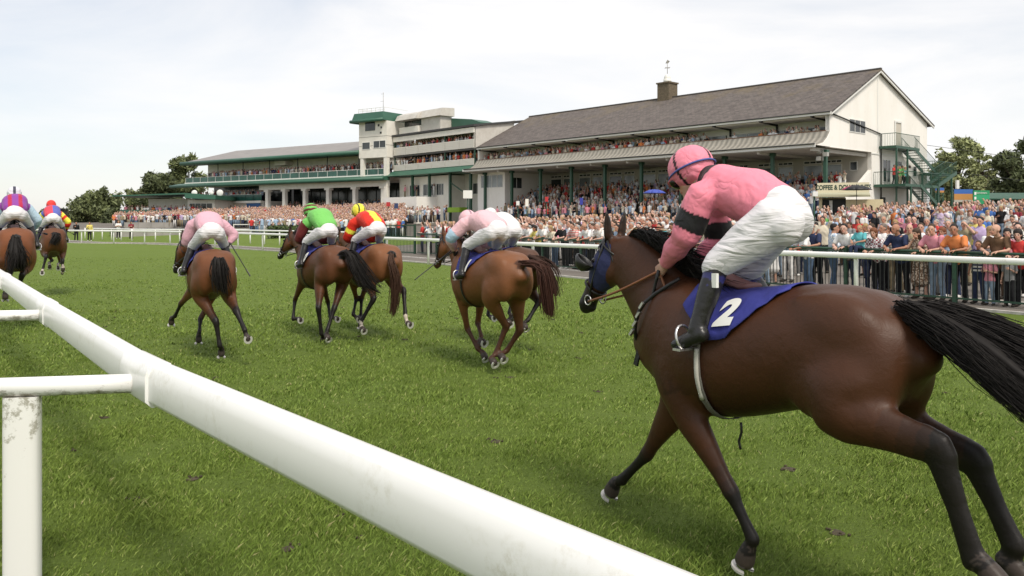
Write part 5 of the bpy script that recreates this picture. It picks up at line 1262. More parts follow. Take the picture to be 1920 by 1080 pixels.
for p,(t_,b_,h_) in ppl_fe:
    place_person('woman_stand' if h_ == 'fair' else 'man_stand', p.x, p.y, -.9, t_, {'green':'khaki'}.get(b_,b_) if b_ in BOTC or b_ == 'green' else 'black', h_, z=4.95, label=None)
# labels for those not yet described
def zone(i):
    u = fence_u(i['x'],i['y']); Z = [(760,'left of the dark metal gate'),(860,'behind barrier near the gate'),(960,'behind the mid course riders'),(1120,'left of the dark horse head'),(1260,'above the dark horse mane'),(1480,'behind the large pink rider'),(1560,'right of the white breeches'),(1640,'in front of the refreshment kiosk'),(1700,'left of the fire escape'),(1760,'below the fire escape'),(1860,'below the notice boards'),(9999,'below the large dark tree')]
    for lim,t in Z:
        if u < lim: return t
for i in ALLP:
    if i['o'].location.z > 4: i['base'] = '%s in %s on lower fire escape landing' % (i['kind'], i['top'])
    else: i['base'] = '%s %s in %s%s, %s' % ({'balding':'balding','fair':'fair haired'}.get(i['hair'], i['hair']+' haired'), i['kind'], i['top'], {'check':' checks','stripe':' stripes','flower':' print'}.get(i['pattern'] or '',''), zone(i))
groups = {}
for i in ALLP:
    if not i['label']: groups.setdefault(i['base'], []).append(i)
for b_, l_ in groups.items():
    l_.sort(key=lambda i: fence_u(i['x'],i['y']))
    for k,i in enumerate(l_):
        w_ = b_ if len(l_) == 1 else b_+(', leftmost such' if k == 0 else ', rightmost such' if k == len(l_)-1 else ', %s from left' % ORDN[k])
        i['o']['label'] = w_
        if i['o'].location.z > 4: i['o']['group'] = 'people on the fire escape'

# everyone further off: one object each for the lawn crowd and the stands
def crowd_template(sx=0):
    m = MB(); parts = []
    def add(fn, tag_):
        a = len(m.v); fn(); parts.append((a, len(m.v), tag_))
    add(lambda: m.ball((.02,0,1.62),(.085,.075,.115),7,5), 'skin'); add(lambda: m.ball((-.012,0,1.655),(.095,.085,.10),7,5), 'hair')
    add(lambda: m.tube([(0,0,1.40),(.01,0,1.55)],.055,6,False),'skin')
    def tor():
        rows = []
        for z,a,b in ((.88,.17,.12),(1.1,.155,.115),(1.3,.19,.12),(1.41,.17,.09),(1.47,.06,.05)): rows.append([(b*math.cos(q),a*math.sin(q),z) for q in [2*PI*k/8 for k in range(8)]])
        m.grid(rows,True,True)
    add(tor,'top')
    for s_ in (-1,1):
        if sx == 0: add(lambda: m.tube([(0,s_*.19,1.41),(.02,s_*.235,1.14)],[.055,.045],6),'top'); add(lambda: m.tube([(.02,s_*.235,1.16),(.22,s_*.12,1.12)],[.04,.035],6),'skin')
        elif sx == 1: add(lambda: m.tube([(0,s_*.19,1.41),(.0,s_*.24,1.12)],[.055,.045],6),'top'); add(lambda: m.tube([(0,s_*.24,1.14),(.06,s_*.25,.85)],[.04,.035],6),'skin')
        else: add(lambda: m.tube([(0,s_*.19,1.41),(.10,s_*.25,1.22+(.14 if s_>0 else 0))],[.055,.045],6),'top'); add(lambda: m.tube([(.1,s_*.25,1.22+(.14 if s_>0 else 0)),(.15,s_*.1,1.32+(.28 if s_>0 else 0))],[.04,.035],6),'skin')
        add(lambda: m.tube([(0,s_*.085,.92),(.02,s_*.09,.5),(0,s_*.1,.03)],[.09,.07,.055],6),'bot')
    V = np.array([tuple(v) for v in m.v]); F = []
    for f in m.f:
        if len(f) == 4: F.append(f)
        else:
            for k in range(1,len(f)-1): F.append((f[0],f[k],f[k+1],f[k+1]))
    F = np.array([f if len(set(f)) == 4 else f for f in F]); return V, F, parts
TPL = [crowd_template(k) for k in range(3)]
def crowd_mesh(pts, name, lab):
    Vs = []; Fs = []; Cs = []; b = 0
    sk = np.array([(.50,.30,.23),(.56,.36,.28),(.60,.41,.34),(.42,.245,.18)]); hc = np.array([(.06,.035,.02),(.02,.015,.012),(.30,.28,.26),(.33,.22,.11),(.12,.06,.03),(.48,.30,.22)])
    tc_ = np.array([TOPC[k] for k in tops]); bc = np.array(list(BOTC.values()))
    for (x,y,z,a) in pts:
        V,F,parts = TPL[nrs.randint(3)]; s = nrs.uniform(.92,1.06); c,q = math.cos(a)*s, math.sin(a)*s
        W = np.stack([V[:,0]*c-V[:,1]*q+x, V[:,0]*q+V[:,1]*c+y, V[:,2]*s+z],1); Cc = np.empty_like(W)
        col = {'skin': sk[nrs.randint(4)], 'hair': hc[nrs.randint(6)], 'top': tc_[nrs.randint(len(tc_))]*nrs.uniform(.85,1.1), 'bot': bc[nrs.randint(len(bc))]}
        for i0,i1,t_ in parts: Cc[i0:i1] = col[t_]
        Vs.append(W); Fs.append(F+b); Cs.append(Cc); b += len(W)
    V = np.concatenate(Vs); F = np.concatenate(Fs); Cc = np.concatenate(Cs)
    # quads whose last corner repeats are triangles
    tri = F[:,2] == F[:,3]; me = bpy.data.meshes.new(name); q = F[~tri]; t = F[tri][:,:3]
    me.vertices.add(len(V)); me.vertices.foreach_set('co', V.astype(np.float32).ravel())
    lv = np.concatenate([q.ravel(), t.ravel()]).astype(np.int32); me.loops.add(len(lv)); me.loops.foreach_set('vertex_index', lv)
    ls = np.concatenate([np.arange(len(q))*4, len(q)*4+np.arange(len(t))*3]).astype(np.int32); lt = np.concatenate([np.full(len(q),4), np.full(len(t),3)]).astype(np.int32)
    me.polygons.add(len(ls)); me.polygons.foreach_set('loop_start', ls); me.polygons.foreach_set('loop_total', lt); me.polygons.foreach_set('use_smooth', np.ones(len(ls),dtype=bool))
    at_ = me.color_attributes.new('Col','FLOAT_COLOR','POINT'); c4 = np.ones((len(V),4),dtype=np.float32); c4[:,:3] = Cc; at_.data.foreach_set('color', c4.ravel()); me.update(calc_edges=True)
    return tag(link(name, me, M_crowd), lab, 'crowd', kind='stuff')
crowd_mesh(rest, 'crowd', 'dense race day crowd packed on the lawn before the grandstands')
crowd_mesh(far, 'crowd', 'spectators packed on the terraces and balconies of the stands')
print('PEOPLE', len(ALLP), 'rest', len(rest), 'far', len(far))

# ------------------------------------------------------------------ horses and riders
TRK = [(-.88,1.30,1.14,.10),(-.80,1.42,1.03,.185),(-.68,1.485,.95,.25),(-.54,1.52,.93,.275),(-.36,1.515,.93,.272),(-.14,1.47,.87,.27),(.08,1.445,.80,.285),(.26,1.465,.765,.275),(.42,1.51,.765,.245),(.54,1.49,.80,.22),(.64,1.40,.86,.195),(.72,1.28,.95,.15)]
def trunk_at(x):
    for a,b in zip(TRK,TRK[1:]):
        if a[0] <= x <= b[0]: t = (x-a[0])/(b[0]-a[0]); return tuple(a[i]+(b[i]-a[i])*t for i in (1,2,3))
    return TRK[0][1:] if x < TRK[0][0] else TRK[-1][1:]
class Local:
    """local frame of a horse: origin on the turf below the barrel, x towards the head, y to its left"""
    def __init__(s, u, D, deg, zoff=0, sc=1):
        s.O = Vector(((u-960)/FPX*D, D, zoff)); s.th = R(deg); s.sc = sc
        s.F = Vector((-math.sin(s.th), math.cos(s.th), 0)); s.L = Vector((-math.cos(s.th), -math.sin(s.th), 0))
    def ray(s, u, v): return Vector(((u-960)/FPX, 1, -(v-HORV)/FPX))
    def y(s, u, v, y):
        d = s.ray(u,v); c = Vector((0,0,CAMH)); t = (y*s.sc-(c-s.O).dot(s.L))/d.dot(s.L); p = c+d*t-s.O; return Vector((p.dot(s.F), p.dot(s.L), p.z))/s.sc
    def x(s, u, v, x):
        d = s.ray(u,v); c = Vector((0,0,CAMH)); t = (x*s.sc-(c-s.O).dot(s.F))/d.dot(s.F); p = c+d*t-s.O; return Vector((p.dot(s.F), p.dot(s.L), p.z))/s.sc
    def root(s, name, lab, cat, grp=None):
        e = empty(name, tuple(s.O), s.th+PI/2, lab, cat, grp); e.scale = (s.sc,)*3; return e
def strands(name, specs, m_, parent, colr, n=4, seg=6, label=None):
    """specs: list of (points, radius) -> tapered hair strands in one mesh"""
    m = MB()
    for pts,r in specs:
        k = len(pts); m.tube(pts, [r*(1-.85*(i/(k-1))**1.5) for i in range(k)], n, False)
    return m.build(name, m_, parent, color=colr)
def spline(pts, k):
    out = []; P_ = [Vector(p) for p in pts]
    for i in range(k+1):
        t = i/k*(len(P_)-1); j = min(int(t),len(P_)-2); f = t-j
        p0,p1,p2,p3 = P_[max(j-1,0)],P_[j],P_[j+1],P_[min(j+2,len(P_)-1)]
        out.append(.5*((2*p1)+(p2-p0)*f+(2*p0-5*p1+4*p2-p3)*f*f+(3*p1-p0-3*p2+p3)*f**3))
    return out
LK = 1.0
def hleg(S, hip, st, hk, ft, sole, axis, part, sgn, fore=False):
    ax = Vector(axis).normalized(); cor = sole-ax*.085
    if not fore:
        S.loft([(hip,.125,.215),(hip.lerp(st,.5),.135,.20),(st,.105,.145),(st.lerp(hk,.35),.078,.108),(st.lerp(hk,.75),.048,.068*LK),(hk,.046,.064*LK),(hk.lerp(ft,.18),.037,.048*LK),(hk.lerp(ft,.55),.030,.038*LK),(hk.lerp(ft,.88),.033,.041*LK),(ft,.038,.046*LK),(ft.lerp(cor,.55),.028,.032),(cor,.038,.041)],part,14,sub=2)
        d1 = (hk-st).normalized(); d2 = (ft-hk).normalized(); pt = (d1-d2); 
        if pt.length > .1: S.ball(hk+pt.normalized()*.028-d2*.02,(.026,.034,.034),part)
    else:
        S.loft([(hip,.085,.15),(hip.lerp(st,.6),.10,.15),(st,.078,.105),(st.lerp(hk,.35),.060,.080),(st.lerp(hk,.80),.039,.047),(hk,.043,.048),(hk.lerp(ft,.2),.031,.036),(hk.lerp(ft,.55),.026,.032),(hk.lerp(ft,.88),.030,.037),(ft,.035,.041),(ft.lerp(cor,.55),.027,.030),(cor,.037,.039)],part,14,sub=2)
    S.loft([(cor,.037,.039),(cor.lerp(sole,.5),.043,.046),(sole,.047,.051)],part+10,14,e=2.2)
    return sole, ax
def make_horse(LF, lab, coat, black=(.010,.008,.007), poll=(1.10,0,1.70), nose=(1.46,0,1.26), legs=None, tail=None, tail_r=.1, tail_n=120, tailcol=(.012,.010,.009), mane=True, voxel=.017, socks=(), num=None, group='racehorses galloping away', near=False, cloth=(-.24,.34), blaze=False, jk_hand=None, neckpts=None, tail_len=1.0, cloth_c=None):
    E_ = LF.root('horse', lab, 'horse', group)
    S = Soup(); P_ = Vector(poll); N_ = Vector(nose)
    S.loft([((x,0,(a+b)/2),w,(a-b)/2) for x,a,b,w in TRK],0,22,e=2.15,sub=2)
    for s_ in (-1,1):
        S.ball((-.54,s_*.145,1.32),(.25,.130,.18),0); S.ball((-.68,s_*.130,1.16),(.17,.115,.26),0); S.ball((-.46,s_*.160,1.12),(.18,.110,.22),0)
        S.ball((.50,s_*.145,1.20),(.17,.085,.25),0); S.ball((.40,s_*.165,1.03),(.15,.085,.15),0); S.ball((.64,s_*.085,1.08),(.12,.085,.14),0); S.ball((-.40,s_*.18,1.42),(.07,.05,.06),0)
    # neck
    nb = Vector((.50,0,1.22)); dv = P_-nb; hd = (N_-P_).normalized()
    up = Vector((0,1,0)).cross(dv).normalized()
    if up.z < 0: up = -up
    q = neckpts or [(nb,.15,.30),(nb+dv*.30+up*.015,.115,.235),(nb+dv*.58+up*.03,.088,.178),(nb+dv*.82+up*.025,.075,.135),(P_-Vector((.03,0,.055)),.068,.10)]
    S.loft([(Vector(a),b,c) for a,b,c in q],1,16,sub=2)
    # head
    hl = (N_-P_).length; lat = Vector((0,1,0)); lat = (lat-hd*lat.dot(hd)).normalized(); hu = hd.cross(lat)       # hu: towards the throat or forehead
    if hu.dot(Vector((.6,0,.8))) > 0: hu = -hu                                                             # hu points to the jaw side
    hp = lambda f,o,y=0: P_+hd*hl*f+hu*o+lat*y
    S.loft([(hp(.0,.045),.062,.080),(hp(.18,.070),.084,.118),(hp(.33,.070),.088,.125),(hp(.48,.050),.068,.098),(hp(.64,.036),.054,.074),(hp(.80,.034),.050,.062),(hp(.92,.036),.056,.062),(hp(1.0,.036),.044,.045)],2,16,lat,sub=2)
    for s_ in (-1,1):
        S.ball(hp(.27,.105,s_*.055),(.085,.028,.085),2); S.ball(hp(.30,.005,s_*.062),(.035,.024,.030),2); S.ball(hp(.94,.012,s_*.038),(.026,.018,.022),2)
        e0 = hp(-.04,.0,s_*.052); ed = (-hd*.75-hu*.45+lat*s_*.12).normalized(); S.loft([(e0,.030,.022),(e0+ed*.05,.034,.018),(e0+ed*.11,.026,.013),(e0+ed*.165,.008,.006)],3,10,lat)
    S.ball(hp(.93,.085),(.040,.036,.022),2)
    shoes = []
    for k,(key) in enumerate(('hl','hr','fl','fr')):
        sg = 1 if key[1] == 'l' else -1; fore = key[0] == 'f'; lg = legs[key]
        hip = Vector((-.58,sg*.150,1.18)) if not fore else Vector((.50,sg*.135,1.15))
        st = Vector(lg.get('st', (-.44,sg*.185,.93) if not fore else (.42,sg*.155,.93))); hk,ft,so_ = (Vector(lg[j]) for j in ('hk','ft','so'))
        shoes.append(hleg(S, hip, st, hk, ft, so_, lg.get('ax',(.2,0,-1)), 10+k, sg, fore)+(lg.get('shoe',False),))
    S.ball((-.86,0,1.36),(.075,.045,.055),4)
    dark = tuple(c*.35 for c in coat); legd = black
    def cf(part, t, p):
        if 10 <= part < 14:
            fore = part >= 12
            if (part-10) in socks and t > .80: return (.50,.44,.38)
            return lerp3(coat, legd, (t-(.26 if not fore else .28))/.20)
        if part >= 20: return (.045,.035,.03)
        if part == 3: return lerp3(coat, black, .6+t*.4)
        if part == 2: 
            d = (Vector(p)-P_).dot(hd)/hl; c = lerp3(coat, black, (d-.45)/.4)
            if blaze and abs((Vector(p)-hp(.4,0)).dot(lat)) < .03 and .1 < d < .7: return (.55,.5,.45)
            return c
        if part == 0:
            c = coat; under = (1.02-p[2])/.22  # shade towards the belly is put into the coat colour
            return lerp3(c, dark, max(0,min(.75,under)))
        if part == 4: return black
        return coat
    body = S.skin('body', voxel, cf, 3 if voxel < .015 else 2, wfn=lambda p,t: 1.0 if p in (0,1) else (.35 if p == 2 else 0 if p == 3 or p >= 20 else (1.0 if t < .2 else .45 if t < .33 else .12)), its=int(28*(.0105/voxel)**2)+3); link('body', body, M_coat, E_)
    # shoes
    for k,(so_,ax,shown) in enumerate(shoes):
        sd = Vector((0,1,0)); sd = (sd-ax*sd.dot(ax)).normalized(); fr = sd.cross(ax)
        m = MB(); rows = []
        # U opens to the heel
        heel = fr if fr.dot(Vector((-1,0,0)) if abs(ax.z) > .6 else Vector((0,0,1))) > 0 else -fr
        for j in range(15):
            a = -2.35+4.7*j/14; c = so_+ax*.040+(-heel*math.cos(a)*.047+sd*math.sin(a)*.042); o_ = (-heel*math.cos(a)+sd*math.sin(a)).normalized()
            rows.append([c-o_*.0125-ax*.006,c+o_*.0125-ax*.006,c+o_*.0125+ax*.006,c-o_*.0125+ax*.006])
        m.grid(rows, False, True); m.build('horseshoe', M_shoe, E_)
    # eyes
    for s_ in (-1,1):
        m = MB(); m.ball(hp(.30,.004,s_*.082),(.020,.012,.018),10,7); m.build('eye', M_eye, E_)
    # tail
    tp = tail or [(-.86,0,1.36),(-.98,0,1.30),(-1.04,0,1.1),(-1.05,0,.8)]
    sp = spline(tp, 10); specs = []
    for k in range(tail_n):
        a = nrs.uniform(0,2*PI); r0 = math.sqrt(nrs.rand()); off = Vector((math.cos(a)*r0, math.sin(a)*r0, math.sin(a*2)*r0*.6)); ln = nrs.uniform(.7,1.08)*10; wob = nrs.uniform(-1,1,3)*.22*tail_r
        pts = []
        for j in range(8):
            f = j/7*ln/10; i0 = min(int(f*10),9); b = sp[i0].lerp(sp[i0+1], min(1.6,f*10-i0)); g_ = tail_r*(.25+1.0*min(1,f*1.6))
            pts.append(b+Vector((off.x*g_*.8,off.y*g_,off.z*g_))+Vector(wob)*math.sin(f*6+k))
        specs.append((pts, .0031 if near else .007))
    # dense heart of the tail
    for k in range(16):
        a = 2*PI*k/16; q_ = .25+.35*(k%3)/2; pts = [b+Vector((math.cos(a)*q_*tail_r*.8,math.sin(a)*q_*tail_r,math.sin(a)*q_*tail_r*.5))*min(1,.35+i*.12) for i,b in enumerate(sp)]; specs.append((pts, tail_r*.27))
    strands('tail', specs, M_hairblack, E_, tailcol)
    # mane
    specs = []
    top = [(Vector(a)+up*(c*.93)) for a,b,c in q]
    for k in range(900 if near else 140):
        f = nrs.rand()*.98+.02; t_ = f*(len(top)-1); j = min(int(t_),len(top)-2); b = top[j].lerp(top[j+1],t_-j)
        l_ = nrs.uniform(.10,.19)*(1.15-.3*f); sdn = nrs.choice([-1,1],p=[.35,.65]); d1 = Vector((-.75,sdn*nrs.uniform(.05,.4),nrs.uniform(.15,.45)))*l_; d2 = Vector((-.85,sdn*nrs.uniform(.2,.5),nrs.uniform(-.6,-.1)))*l_
        specs.append(([b-up*.02,b+d1*.5,b+d1*.9+d2*.1,b+d1+d2*.5,b+d1*1.05+d2],.0034 if near else .008))
    for k in range(18):
        b = hp(-.05,-.02); specs.append(([b,b+Vector((.03,nrs.uniform(-.03,.03),.02)),b+hd*.09-hu*.02+lat*nrs.uniform(-.03,.03),b+hd*.16+lat*nrs.uniform(-.04,.04)],.006))
    strands('mane', specs, M_hairblack, E_, tailcol)
    # number cloth draped over the back
    def arc(x, s, off=.016):
        t_,b_,w_ = trunk_at(x); cz = (t_+b_)/2; h = (t_-b_)/2; a = s*1.0
        return Vector((x, (w_+off)*math.copysign(abs(math.sin(a))**.93,math.sin(a)), cz+(h+off)*math.copysign(abs(math.cos(a))**.93,math.cos(a))))
    x0,x1 = cloth; rows = []
    cl_drop = cloth_c or (lambda f: .50+.95*math.sin(min(1,f*1.25)*PI/2)**1.1)
    for i in range(17):
        f = i/16; x = x0+(x1-x0)*f; dr = cl_drop(f); row = []
        for j in range(25):
            s = (j/12-1)*dr; p = arc(x, s, .017+.006*math.sin(x*40+abs(s)*9)*(abs(s)>.35)); p.x -= abs(s)*.0; row.append(p)
        rows.append(row)
    m = MB(); m.grid(rows); cl = m.build('number_cloth', M_cloth_blue, E_, solid=.006)
    if num:
        for sg in (1,-1):
            me = text_mesh(num, .20, 0, .012); me.materials.clear(); bm = bmesh.new(); bm.from_mesh(me)
            for _ in range(3): bmesh.ops.subdivide_edges(bm, edges=[e for e in bm.edges if e.calc_length() > .02], cuts=1, use_grid_fill=False)
            bmesh.ops.triangulate(bm, faces=bm.faces)
            for v in bm.verts: gx, gy = v.co.x, v.co.y; v.co = arc(x0+(x1-x0)*(.46 if near else .42)-sg*(gx+gy*.18)*1.0, sg*((.90 if near else 1.06)-gy*3.2), .031); v.co.x -= sg*0
            bm.to_mesh(me); bm.free(); link('numeral', me, M_number, cl)
    # saddle, girth, stirrup leathers
    m = Soup(); m.loft([((.03,0,1.478),.085,.020),((.07,0,1.475),.080,.022),((.14,0,1.49),.075,.026),((.28,0,1.535),.07,.030)],0,12,e=2.4); link('saddle', m.skin('saddle',.012,None,2), M_saddle, E_)
    m = MB(); rows = []
    for k in range(29):
        a = 2*PI*k/28; p0 = arc(.125,a,.012); p1 = arc(.163,a,.012); rows.append([p0,p1])
    m.grid(rows); m.build('girth', M_girth if near else M_strap, E_, solid=.005)
    # bridle
    m = MB()
    def ring(f, rw, rd, off, r=.007):
        c = hp(f,off); return [c+lat*math.cos(a)*rw+hu*math.sin(a)*rd for a in [2*PI*k/18 for k in range(19)]]
    m.tube(ring(.66,.062,.080,.036),.008,6,False); m.tube(ring(.05,.082,.108,.055),.007,6,False)
    for s_ in (-1,1):
        m.tube([hp(-.04,-.02,s_*.05),hp(.14,.03,s_*.088),hp(.34,.055,s_*.092),hp(.52,.05,s_*.070),hp(.78,.075,s_*.056)],.008,6); m.tube([hp(.1,-.055,s_*.02),hp(.13,-.02,s_*.07),hp(.15,.02,s_*.086)],.007,6)
        m.tube([hp(-.02,.02,s_*.07),hp(.12,.13,s_*.07),hp(.20,.19,s_*.03),hp(.21,.20,0)],.006,6)
    br_ = m.build('bridle', M_strap, E_)
    m = MB()
    for s_ in (-1,1):
        c = hp(.79,.078,s_*.062); m.tube([c+hd*math.cos(a)*.030+hu*math.sin(a)*.030 for a in [2*PI*k/14 for k in range(15)]],.0045,5,False)
    m.tube([hp(.79,.078,-.058),hp(.80,.085,0),hp(.79,.078,.058)],.007,6); m.build('bit', M_steel, br_)
    hands = jk_hand or (Vector((.60,.09,1.52)), Vector((.60,-.09,1.52)))
    m = MB()
    for s_,h_ in ((1,hands[0]),(-1,hands[1])):
        b = hp(.79,.09,s_*.066); mid = b.lerp(h_,.5)+Vector((0,s_*.035,-.025)); m.tube(spline([b,mid,h_],8),.0075,6)
    h0,h1 = hands; m.tube(spline([h0,h0+Vector((-.10,.01,-.14)),(h0+h1)/2+Vector((-.16,.0,-.17)),h1+Vector((-.08,-.01,-.1)),h1],12),.008,6)
    m.build('reins', M_rein if near else M_strap, br_)
    if near:
        # breast strap with buckles
        m = MB(); 
        for s_ in (-1,1):
            m.tube(spline([(.42,s_*.12,1.50),(.60,s_*.205,1.36),(.70,s_*.185,1.20),(.76,s_*.08,1.08),(.765,0,1.06)],12),.011,6)
        bs = m.build('breast_strap', M_strap, E_); 
        for f_ in (0,1,2,3):
            p_ = Vector((.60,.215,1.36)).lerp(Vector((.70,.195,1.20)),f_/3); m = MB(); m.beam(p_,p_+Vector((.028,0,-.035)),.014,.020,(0,1,0)); m.build('buckle', M_steel, bs)
        m = MB(); m.poly([(0,0,0)]*0 or [hp(.02,-.055,-.085)]*0 or [(0,0,0),(.001,0,0),(0,.001,0)],(0,0,.001)) if 0 else None
        # blinker hood over forehead and cheek
        Hs = Soup(); Hs.loft([(hp(.06,.045),.075,.095),(hp(.20,.060),.097,.118),(hp(.34,.060),.099,.122),(hp(.47,.048),.082,.105),(hp(.55,.045),.070,.088)],0,16,lat,sub=2)
        hood = link('blinker_hood', Hs.skin('hood',.010,None,2), M_navyhood, E_)
        for s_ in (-1,1):
            m = MB(); c = hp(.33,-.02,s_*.105); rows = []
            for i in range(6):
                a = -PI/2+PI*i/5
                rows.append([c+hd*(math.sin(b)*.075)*math.cos(a)*1.0+hu*math.sin(a)*.065+lat*s_*(.02+.055*math.cos(b)*math.cos(a))-hu*.01 for b in [PI*k/8-.2 for k in range(9)]])
            m.grid(rows); m.build('blinker_cup', M_strap, hood, solid=.008)
        m = MB(); m.tube(spline([arc(.14,1.45,.016),arc(.145,1.8,.016),arc(.15,2.2,.016)],8),.013,6); m.build('girth_tab', mat('pale_webbing',(.50,.48,.43),.8), E_)
        m = MB(); p_ = LF.y(1389,792,.05); m.tube(spline([p_,p_+Vector((-.005,0,-.05)),p_+Vector((.012,0,-.10)),p_+Vector((.0,0,-.14))],6),.007,5); m.build('loose_strap', M_strap, E_)
    return E_

def rj(**k):
    """rider crouched over the withers, in the horse's frame"""
    J = dict(pelvis=(-.25,0,1.79), chest=(.10,0,1.88), neck=(.33,0,1.88), head=(.44,0,1.93), fw=(.80,0,-.60), up=(.55,0,.83),
             sh_l=(.24,.185,1.83), sh_r=(.24,-.185,1.83), el_l=(.34,.26,1.60), el_r=(.34,-.26,1.60), wr_l=(.53,.11,1.53), wr_r=(.53,-.11,1.53),
             hip_l=(-.25,.085,1.74), hip_r=(-.25,-.085,1.74), knee_l=(.12,.21,1.56), knee_r=(.12,-.21,1.56), ank_l=(.06,.325,1.22), ank_r=(.06,-.325,1.22), toe_l=(.20,.34,1.16), toe_r=(.20,-.34,1.16))
    for a,b in k.items(): J[a] = tuple(b)
    return {a: Vector(b) for a,b in J.items()}
def cap_mesh(hc, fw, up, colfn, voxel):
    fw = Vector(fw).normalized(); up = (Vector(up)-fw*Vector(up).dot(fw)).normalized(); rt = fw.cross(up); M = Matrix((fw,rt,up)).transposed()
    q = lambda a,b,c: Vector(hc)+fw*a+rt*b+up*c
    S = Soup(); S.ball(q(-.012,0,.048),(.138,.113,.118),0,M,18,12); S.ball(q(-.045,0,.0),(.085,.098,.075),0,M)
    for k in range(9):
        a = (k/8-.5)*1.9; S.loft([(q(.07*math.cos(a),.085*math.sin(a),.028),.018,.006),(q(.155*math.cos(a),.112*math.sin(a)*.85,.006),.020,.004)],1,8,rt)
    me = S.skin('cap', voxel, lambda p_,t,c: colfn(p_, (Vector(c)-Vector(hc)).dot(fw), (Vector(c)-Vector(hc)).dot(rt), (Vector(c)-Vector(hc)).dot(up)), 2)
    return me, q
WHITE = (.70,.68,.70)
def make_rider(LF, lab, J, jacket, cap, boot=(.014,.013,.013), breech=WHITE, near=False, voxel=.014, whip=None, goggles=False, scl=1.0, bulk=1.0):
    E_ = LF.root('person', lab, 'person', 'jockeys riding in the race'); g = J; vx = voxel
    side = (g['sh_r']-g['sh_l']).normalized(); hs = (g['hip_r']-g['hip_l']).normalized(); pel,ch,nb,hc = g['pelvis'],g['chest'],g['neck'],g['head']
    B = Soup(); B.loft([(pel,.13,.10),(pel.lerp(ch,.5),.12,.09),(ch,.14,.095),(ch.lerp(nb,.6),.14,.08),(nb,.06,.058)],0,14,side,sub=2)
    B.loft([(nb-(hc-nb)*.2,.058,.060),(nb.lerp(hc,.8),.052,.055)],7,12,side); head_loft(B, hc, g['fw'], g['up'], 1.0)
    Hn = Soup()
    for s_ in 'lr':
        sh,el,wr,hp_,kn,an,to = (g[x+'_'+s_] for x in ('sh','el','wr','hip','knee','ank','toe'))
        B.loft([(sh,.050,.050),(el,.036,.038),(el.lerp(wr,.3),.038,.036),(wr,.025,.022)],5,12,side); B.loft([(hp_,.085,.09),(kn,.052,.055),(kn.lerp(an,.35),.048,.052),(an,.033,.036)],6,12,hs)
        d = (wr-el).normalized(); sg = 1 if s_ == 'l' else -1
        finger_hand(Hn, wr+d*.005, d+Vector((.25,0,-.05)), Vector((0,-sg,-.25)) if not near else Vector((0,-sg,-.1)), Vector((-.2,0,1)), 1.0, 1.5)
    up2 = (g['up']-g['fw'].normalized()*g['up'].dot(g['fw'].normalized())).normalized(); ff = face_fn(hc, g['fw'].normalized(), up2, 1.0, SKIN)
    body = B.skin('body', max(.010,vx), lambda p,t,c: ff(p,t,c) if p == 8 else SKIN, 2)
    hm = bpy.data.meshes.new('h'); hm.from_pydata([tuple(v) for v in Hn.v],[],Hn.f); hm.polygons.foreach_set('use_smooth',[True]*len(Hn.f))
    hcx = (.50,.30,.22) if near else (.03,.028,.028)
    a = hm.color_attributes.new('Col','FLOAT_COLOR','POINT'); a.data.foreach_set('color', np.tile(np.array([*hcx,1],dtype=np.float32),len(Hn.v)))
    link('body', join_meshes(body, hm), M_skin, E_)
    # jacket
    T = Soup(); b_ = bulk
    T.loft([(pel.lerp(ch,.06),.172*b_,.128*b_),(pel.lerp(ch,.42),.182*b_,.140*b_),(pel.lerp(ch,.72)+Vector((0,0,.012)),.190*b_,.152*b_),(ch,.190*b_,.150*b_),(ch.lerp(nb,.5),.172,.122),(nb-(nb-ch)*.06,.095,.088)],0,20,side,2.2,2)
    for s_ in 'lr':
        sh,el,wr = (g[x+'_'+s_] for x in ('sh','el','wr')); T.loft([(sh.lerp(ch,.28),.088*b_,.092*b_),(sh,.090*b_,.092*b_),(sh.lerp(el,.5),.084*b_,.088*b_),(el,.074*b_,.078*b_),(el.lerp(wr,.5),.064*b_,.066*b_),(wr.lerp(el,.10),.040,.040)],5 if s_ == 'l' else 6,14,side,2.0,2)
    T.loft([(nb-(nb-ch)*.12,.085,.080),(nb.lerp(hc,.28),.066,.066)],3,12,side)
    ph = rnd.uniform(0,6); amp = .006 if near else .004
    def dis(c):
        return amp*(np.sin(c[:,0]*17+3*np.sin(c[:,2]*7+ph)+2*np.sin(c[:,1]*8))*.7+np.sin(c[:,2]*23-c[:,0]*14+2*np.sin(c[:,0]*9)+c[:,1]*9)*.6)
    link('jacket', T.skin('jacket', vx, jacket, 3, disp=dis), M_silk, E_)
    bs_ = .90 if near else .79; K = Soup(); back = (pel-ch).normalized()
    K.loft([(pel.lerp(ch,.12),.150,.118),(pel,.178*bs_,.142*bs_),(pel+back*.075+Vector((0,0,-.03)),.160*bs_,.120*bs_)],0,18,hs,2.2,2)
    for s_ in 'lr':
        hp_,kn,an = (g[x+'_'+s_] for x in ('hip','knee','ank')); sg = 1 if s_ == 'l' else -1
        K.ball(hp_+back*.030+Vector((0,-sg*.004,-.01)),(.125*bs_,.105*bs_,.125*bs_),0)
        K.loft([(hp_,.112*bs_,.140*bs_),(hp_.lerp(kn,.35),.105*bs_,.128*bs_),(hp_.lerp(kn,.7),.088*bs_,.102*bs_),(kn,.068,.078),(kn.lerp(an,.10),.058,.062)],5,16,hs,sub=2)
    def dis2(c): return (.0032 if near else .002)*(np.sin(c[:,0]*30+c[:,2]*52+2*np.sin(c[:,2]*9+c[:,1]*8)))
    bm_ = K.skin('breeches', vx, lambda p,t,c: breech, 3, disp=dis2); link('breeches', bm_, M_breech, E_)
